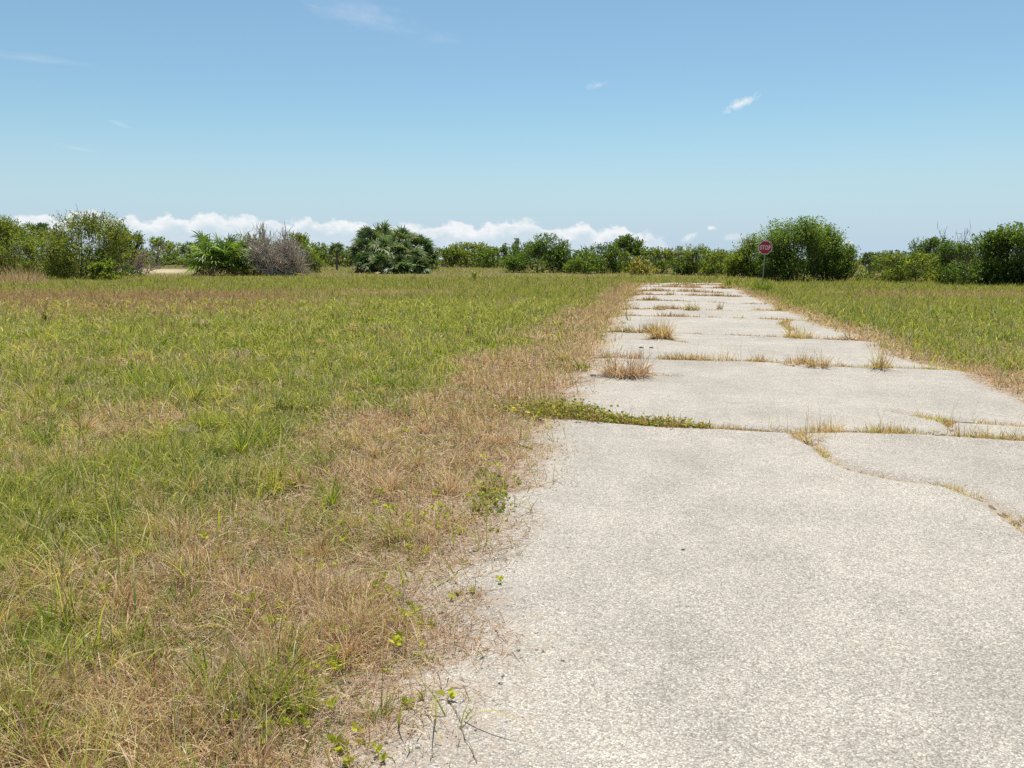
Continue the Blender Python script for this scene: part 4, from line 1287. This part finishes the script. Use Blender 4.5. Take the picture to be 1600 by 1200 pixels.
# leaning bare trunk in front of it
A = gp(157, 438); Bt = dep(186, 405, A[1])
tr = empty('leaning_trunk', (A[0], A[1], 0), 'bare dark trunk leaning right beneath the tallest olive tree', 'trunk')
mb = MB(); t = np.linspace(0, 1, 9)[:, None]
pts = (Bt - A) * t + np.array([0, 0, 1]) * np.sin(t * math.pi) * -0.12
tube(mb, pts, np.linspace(0.10, 0.04, 9), np.array([0.13, 0.10, 0.08]), 7)
mb.build('trunk', M_bark, tr)
mb = MB(); ribbon(mb, np.tile(pts[-3], (9, 1)), pts[-3] + R.normal(0, 0.35, (9, 3)) + np.array([0.2, 0, 0.3]), 0.018, np.array([0.13, 0.10, 0.08])); mb.build('limb', M_bark, tr)
A = gp(205, 436)
shrub('fallen_branch', 203, 434, 46, 421, ('dark', 'mid'), 'low dark fallen leafy branch right of the leaning trunk', cat='branch', dens=0.7, gap=0.35, leaf=0.12)
shrub('slender_tree', 198, 425, 46, 355, ('mid', 'olive'), 'sparse slender tree just right of the tallest olive tree', cat='tree', gap=0.46, base_lift=0.35, up=0.4, bare=16, Y=82)
twig_shrub('twiggy_shrub', 212, 417, 80, 378, 'grey twiggy shrub behind the leaning trunk', 1300, Y=86)
shrub('shrub', 243, 414, 62, 371, ('mid', 'bright', 'olive'), 'green shrub behind the sandy clearing next to the grey twigs', up=0.5, bare=8)
shrub('shrub', 280, 414, 56, 380, ('bright', 'olive'), 'lower bright shrub behind the middle of the sandy clearing', up=0.5)
palm(297, 412, 30, 376, 'far dark palm head above the shrubs left of the palmetto', Y=150, skirt=0, nf=24)
shrub('shrub', 316, 417, 54, 378, ('bright', 'bright', 'mid'), 'bright shrub directly left of the palmetto', up=0.5)
# --- palmetto and grey dead shrub
palm(347, 431, 92, 362, 'green palmetto clump with upright fans beside the grey dead shrub', name='palmetto', cat='palmetto', nf=84, trunk=False, pal='mid', skirt=18, low=0.35, bladew=0.13, spread=0.8, fl=0.85)
palm(322, 430, 56, 388, 'lower palmetto with tan dead fans at the left foot of the clump', name='palmetto', cat='palmetto', nf=26, trunk=False, pal='mid', skirt=10, low=-0.2)
palm(372, 430, 60, 385, 'palmetto half hidden under the grey dead shrub', name='palmetto', cat='palmetto', nf=24, trunk=False, pal='mid', skirt=14, low=-0.2)
palm(398, 431, 50, 398, 'collapsed tan dead palmetto in front of the grey shrub', name='dead_palmetto', cat='palmetto', nf=3, trunk=False, pal='mid', skirt=34, low=-0.2)
twig_shrub('dead_shrub', 434, 431, 104, 366, 'big grey leafless shrub of dense twigs right of the palmetto', 4200, 60)
twig_shrub('dead_shrub', 408, 429, 36, 356, 'taller thin dead stems rising between palmetto and grey shrub', 900, 40, Y=84)
shrub('shrub', 400, 420, 80, 368, ('olive', 'mid'), 'olive shrub seen through the dead stems', up=0.5, Y=92)
shrub('shrub', 466, 418, 70, 364, ('mid', 'olive', 'bright'), 'green shrub rising behind the grey dead shrub', up=0.5, Y=96)
shrub('shrub', 503, 417, 56, 380, ('mid', 'bright'), 'green shrub right of the grey dead shrub', up=0.5)
palm(526, 416, 36, 376, 'small dark palm among shrubs left of the palm thicket', Y=118, skirt=2, nf=26)
shrub('shrub', 545, 417, 48, 385, ('bright', 'olive'), 'yellow green shrub touching the left side of the palm thicket', up=0.5)
# --- palm thicket
G4 = 'cabbage palms of the dense thicket'
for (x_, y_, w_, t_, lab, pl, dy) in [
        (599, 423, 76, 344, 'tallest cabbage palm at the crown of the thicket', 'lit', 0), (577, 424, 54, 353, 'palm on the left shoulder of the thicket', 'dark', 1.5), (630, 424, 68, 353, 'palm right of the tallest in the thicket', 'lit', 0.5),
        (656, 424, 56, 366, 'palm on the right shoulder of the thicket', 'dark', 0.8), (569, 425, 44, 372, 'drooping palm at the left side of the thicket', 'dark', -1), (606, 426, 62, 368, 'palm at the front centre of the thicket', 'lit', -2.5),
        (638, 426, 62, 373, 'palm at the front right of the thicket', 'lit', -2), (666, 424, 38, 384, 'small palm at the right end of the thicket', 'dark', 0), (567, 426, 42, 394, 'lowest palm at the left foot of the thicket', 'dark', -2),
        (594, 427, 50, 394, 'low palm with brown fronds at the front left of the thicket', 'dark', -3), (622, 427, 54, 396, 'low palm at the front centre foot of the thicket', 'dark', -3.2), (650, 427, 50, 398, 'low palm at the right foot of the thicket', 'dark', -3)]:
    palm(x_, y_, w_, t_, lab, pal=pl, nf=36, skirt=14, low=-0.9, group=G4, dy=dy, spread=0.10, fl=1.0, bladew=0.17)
shrub('shrub', 618, 424, 112, 398, ('dark', 'mid'), 'dark undergrowth shrub filling the base of the palm thicket', dens=1.0, Y=107)
# --- centre band
shrub('shrub', 700, 418, 56, 382, ('bright', 'mid', 'olive'), 'rounded bright shrub right of the palm thicket', up=0.6)
shrub('shrub', 736, 418, 66, 379, ('bright', 'olive'), 'broad yellow green shrub left of the pair of dark pines', up=0.6)
shrub('shrub', 775, 419, 54, 386, ('bright', 'mid'), 'shrub below the two dark pines', up=0.6)
shrub('pine_tree', 786, 412, 18, 381, ('blue', 'blue'), 'left of two far blue-grey pines', cat='pine', Y=170, up=0.9, gap=0.3)
shrub('pine_tree', 804, 412, 26, 374, ('blue', 'blue'), 'right and taller of two far blue-grey pines', cat='pine', Y=168, up=0.9, gap=0.3)
shrub('shrub', 843, 426, 100, 366, ('mid', 'dark', 'mid'), 'large dark green shrub at the middle of the scrub line', up=0.6, dens=1.2, lumps=12)
shrub('shrub', 884, 426, 60, 376, ('mid', 'dark'), 'dark shrub leaning on the right of the large middle one', up=0.5)
shrub('shrub', 913, 428, 58, 392, ('bright', 'mid'), 'low brighter shrub in front of two dark ones', up=0.4)
shrub('shrub', 943, 427, 62, 379, ('dark', 'mid'), 'dark shrub with antler-like top shoots left of the round tree', up=0.9, shoot=0.8, bare=8)
shrub('shrub', 972, 426, 46, 394, ('mid', 'olive'), 'low olive shrub under the round headed tree', up=0.5)
rt = shrub('round_tree', 981, 424, 40, 367, ('dark', 'dark', 'mid'), 'round headed dark tree on a bare trunk left of the road end', cat='tree', Y=110, base_lift=0.42, gap=0.28, up=0.3, lumps=11)
shrub('shrub', 1000, 424, 22, 388, ('dark', 'mid'), 'small dark side clump below the round headed tree', Y=108, gap=0.3, base_lift=0.3)
shrub('shrub', 1003, 430, 46, 401, ('olive', 'olive', 'tan'), 'low yellowish shrub behind the left corner of the road end', up=0.5)
shrub('shrub', 1030, 428, 56, 387, ('mid', 'olive'), 'rounded shrub behind the road end, left of the dark bush', up=0.5)
shrub('shrub', 1057, 424, 44, 386, ('blue', 'olive'), 'greyish shrub behind the middle of the road end', up=0.7, gap=0.2, Y=105)
shrub('shrub', 1066, 430, 34, 408, ('dark', 'dark'), 'small dark rounded bush at the middle of the road end', up=0.2)
shrub('shrub', 1093, 430, 58, 383, ('bright', 'mid', 'olive'), 'bright spiky shrub behind the right half of the road end', up=0.8, shoot=0.7)
shrub('shrub', 1128, 431, 60, 391, ('olive', 'bright'), 'olive shrub behind the right corner of the road end', up=0.5)
shrub('shrub', 1160, 434, 54, 390, ('bright', 'olive'), 'yellow green shrub left of the stop sign', up=0.5, Y=66)
shrub('shrub', 1182, 436, 62, 366, ('bright', 'mid', 'olive'), 'spiky shrub directly behind the stop sign', up=1.2, shoot=0.9, gap=0.12)
shrub('broad_shrub', 1236, 441, 92, 341, ('mid', 'bright', 'mid'), 'tallest spiky shrub of the row, right of the stop sign', up=0.95, shoot=0.9, dens=1.4, leaf=0.10, lumps=17, flat=0.8, gap=0.27)
shrub('broad_shrub', 1292, 441, 66, 351, ('mid', 'bright', 'mid'), 'spiky shrub on the right flank of the tallest one', up=0.95, shoot=0.9, dens=1.4, leaf=0.10, lumps=14, gap=0.25)
shrub('shrub', 1322, 441, 44, 383, ('bright', 'mid'), 'lower bright shrub ending the spiky row on its right', up=1.0, shoot=0.8)
shrub('shrub', 1215, 441, 60, 392, ('mid', 'dark'), 'low leafy shrub at the foot of the spiky row by the sign', up=0.5)
# --- right group
palm(1357, 436, 30, 393, 'small tan-green palm right of the spiky row', Y=80, skirt=5, nf=26)
shrub('shrub', 1386, 440, 88, 394, ('mid', 'olive', 'blue'), 'dull green shrub with tan grass at its foot, right of the spiky row', up=0.4)
shrub('shrub', 1428, 443, 96, 395, ('mid', 'olive'), 'broad dull shrub left of the gap in the right scrub', up=0.4)
shrub('shrub', 1405, 430, 90, 392, ('blue', 'olive'), 'greyish far shrub behind the dull green pair', Y=95, up=0.4)
shrub('slender_tree', 1449, 432, 46, 371, ('dark', 'mid'), 'small dark tree standing above the dull shrubs', cat='tree', Y=84, up=0.6, gap=0.2, base_lift=0.25)
twig_shrub('bare_tree', 1480, 433, 28, 363, 'bare grey tree right of the small dark tree', 260, 8, Y=84, cat='bare tree')
twig_shrub('bare_tree', 1503, 434, 16, 360, 'thinnest bare stem near the dark right shrubs', 120, 6, Y=80, cat='bare tree')
shrub('shrub', 1470, 438, 50, 394, ('dark', 'mid', 'olive'), 'dark shrub over the bright gap in the right scrub', Y=78, up=0.4)
shrub('shrub', 1500, 445, 68, 382, ('dark', 'mid', 'olive'), 'dark green shrub left of the two tallest right shrubs', up=0.5)
shrub('broad_shrub', 1542, 447, 118, 364, ('dark', 'mid', 'dark'), 'tall dark shrub second from the right picture edge', up=0.6, dens=1.3, lumps=12)
shrub('broad_shrub', 1592, 448, 96, 350, ('dark', 'mid', 'bright'), 'tallest dark shrub cut by the right picture edge', up=0.9, shoot=0.8, dens=1.3, lumps=12)
shrub('broad_shrub', 1680, 450, 110, 365, ('dark', 'mid'), 'dark shrub just beyond the right picture edge', up=0.6)
# --- far scrub closing the horizon
RS = np.random.default_rng(4)
for k, x_ in enumerate(np.linspace(-160, 1760, 40)):
    t_ = 398 - 8 * RS.random() - (4 if x_ < 900 else 0)
    shrub('distant_shrub', x_ + RS.normal(0, 8), 412, 84, t_, [('mid', 'bright'), ('mid', 'olive'), ('blue', 'mid')][k % 3], 'low far green shrub in the scrub line along the horizon', Y=RS.uniform(150, 200), dens=0.5, group='distant scrub along the horizon', lumps=8, leaf=0.2)
# saplings in the left field
shrub('sapling', 74, 505, 15, 466, ('olive', 'tan'), 'thin dark sapling alone in the left field', cat='sapling', up=1.2, gap=0.4, dens=0.25, leaf=0.04)
shrub('sapling', 740, 441, 16, 425, ('bright', 'mid'), 'slim green weed stalk in the far grass left of the road', cat='sapling', up=1.5, gap=0.3, dens=0.5, leaf=0.08)

# ------------------------------------------------------------------ render settings
scene.render.engine = 'CYCLES'
cy = scene.cycles
cy.max_bounces = 8; cy.diffuse_bounces = 4; cy.glossy_bounces = 2; cy.transmission_bounces = 5; cy.transparent_max_bounces = 4
cy.use_denoising = False
cy.caustics_reflective = False; cy.caustics_refractive = False
vs_ = scene.view_settings
vs_.view_transform = 'Standard'; vs_.look = 'None'; vs_.exposure = 0.5; vs_.gamma = 1.0
vs_.use_curve_mapping = False
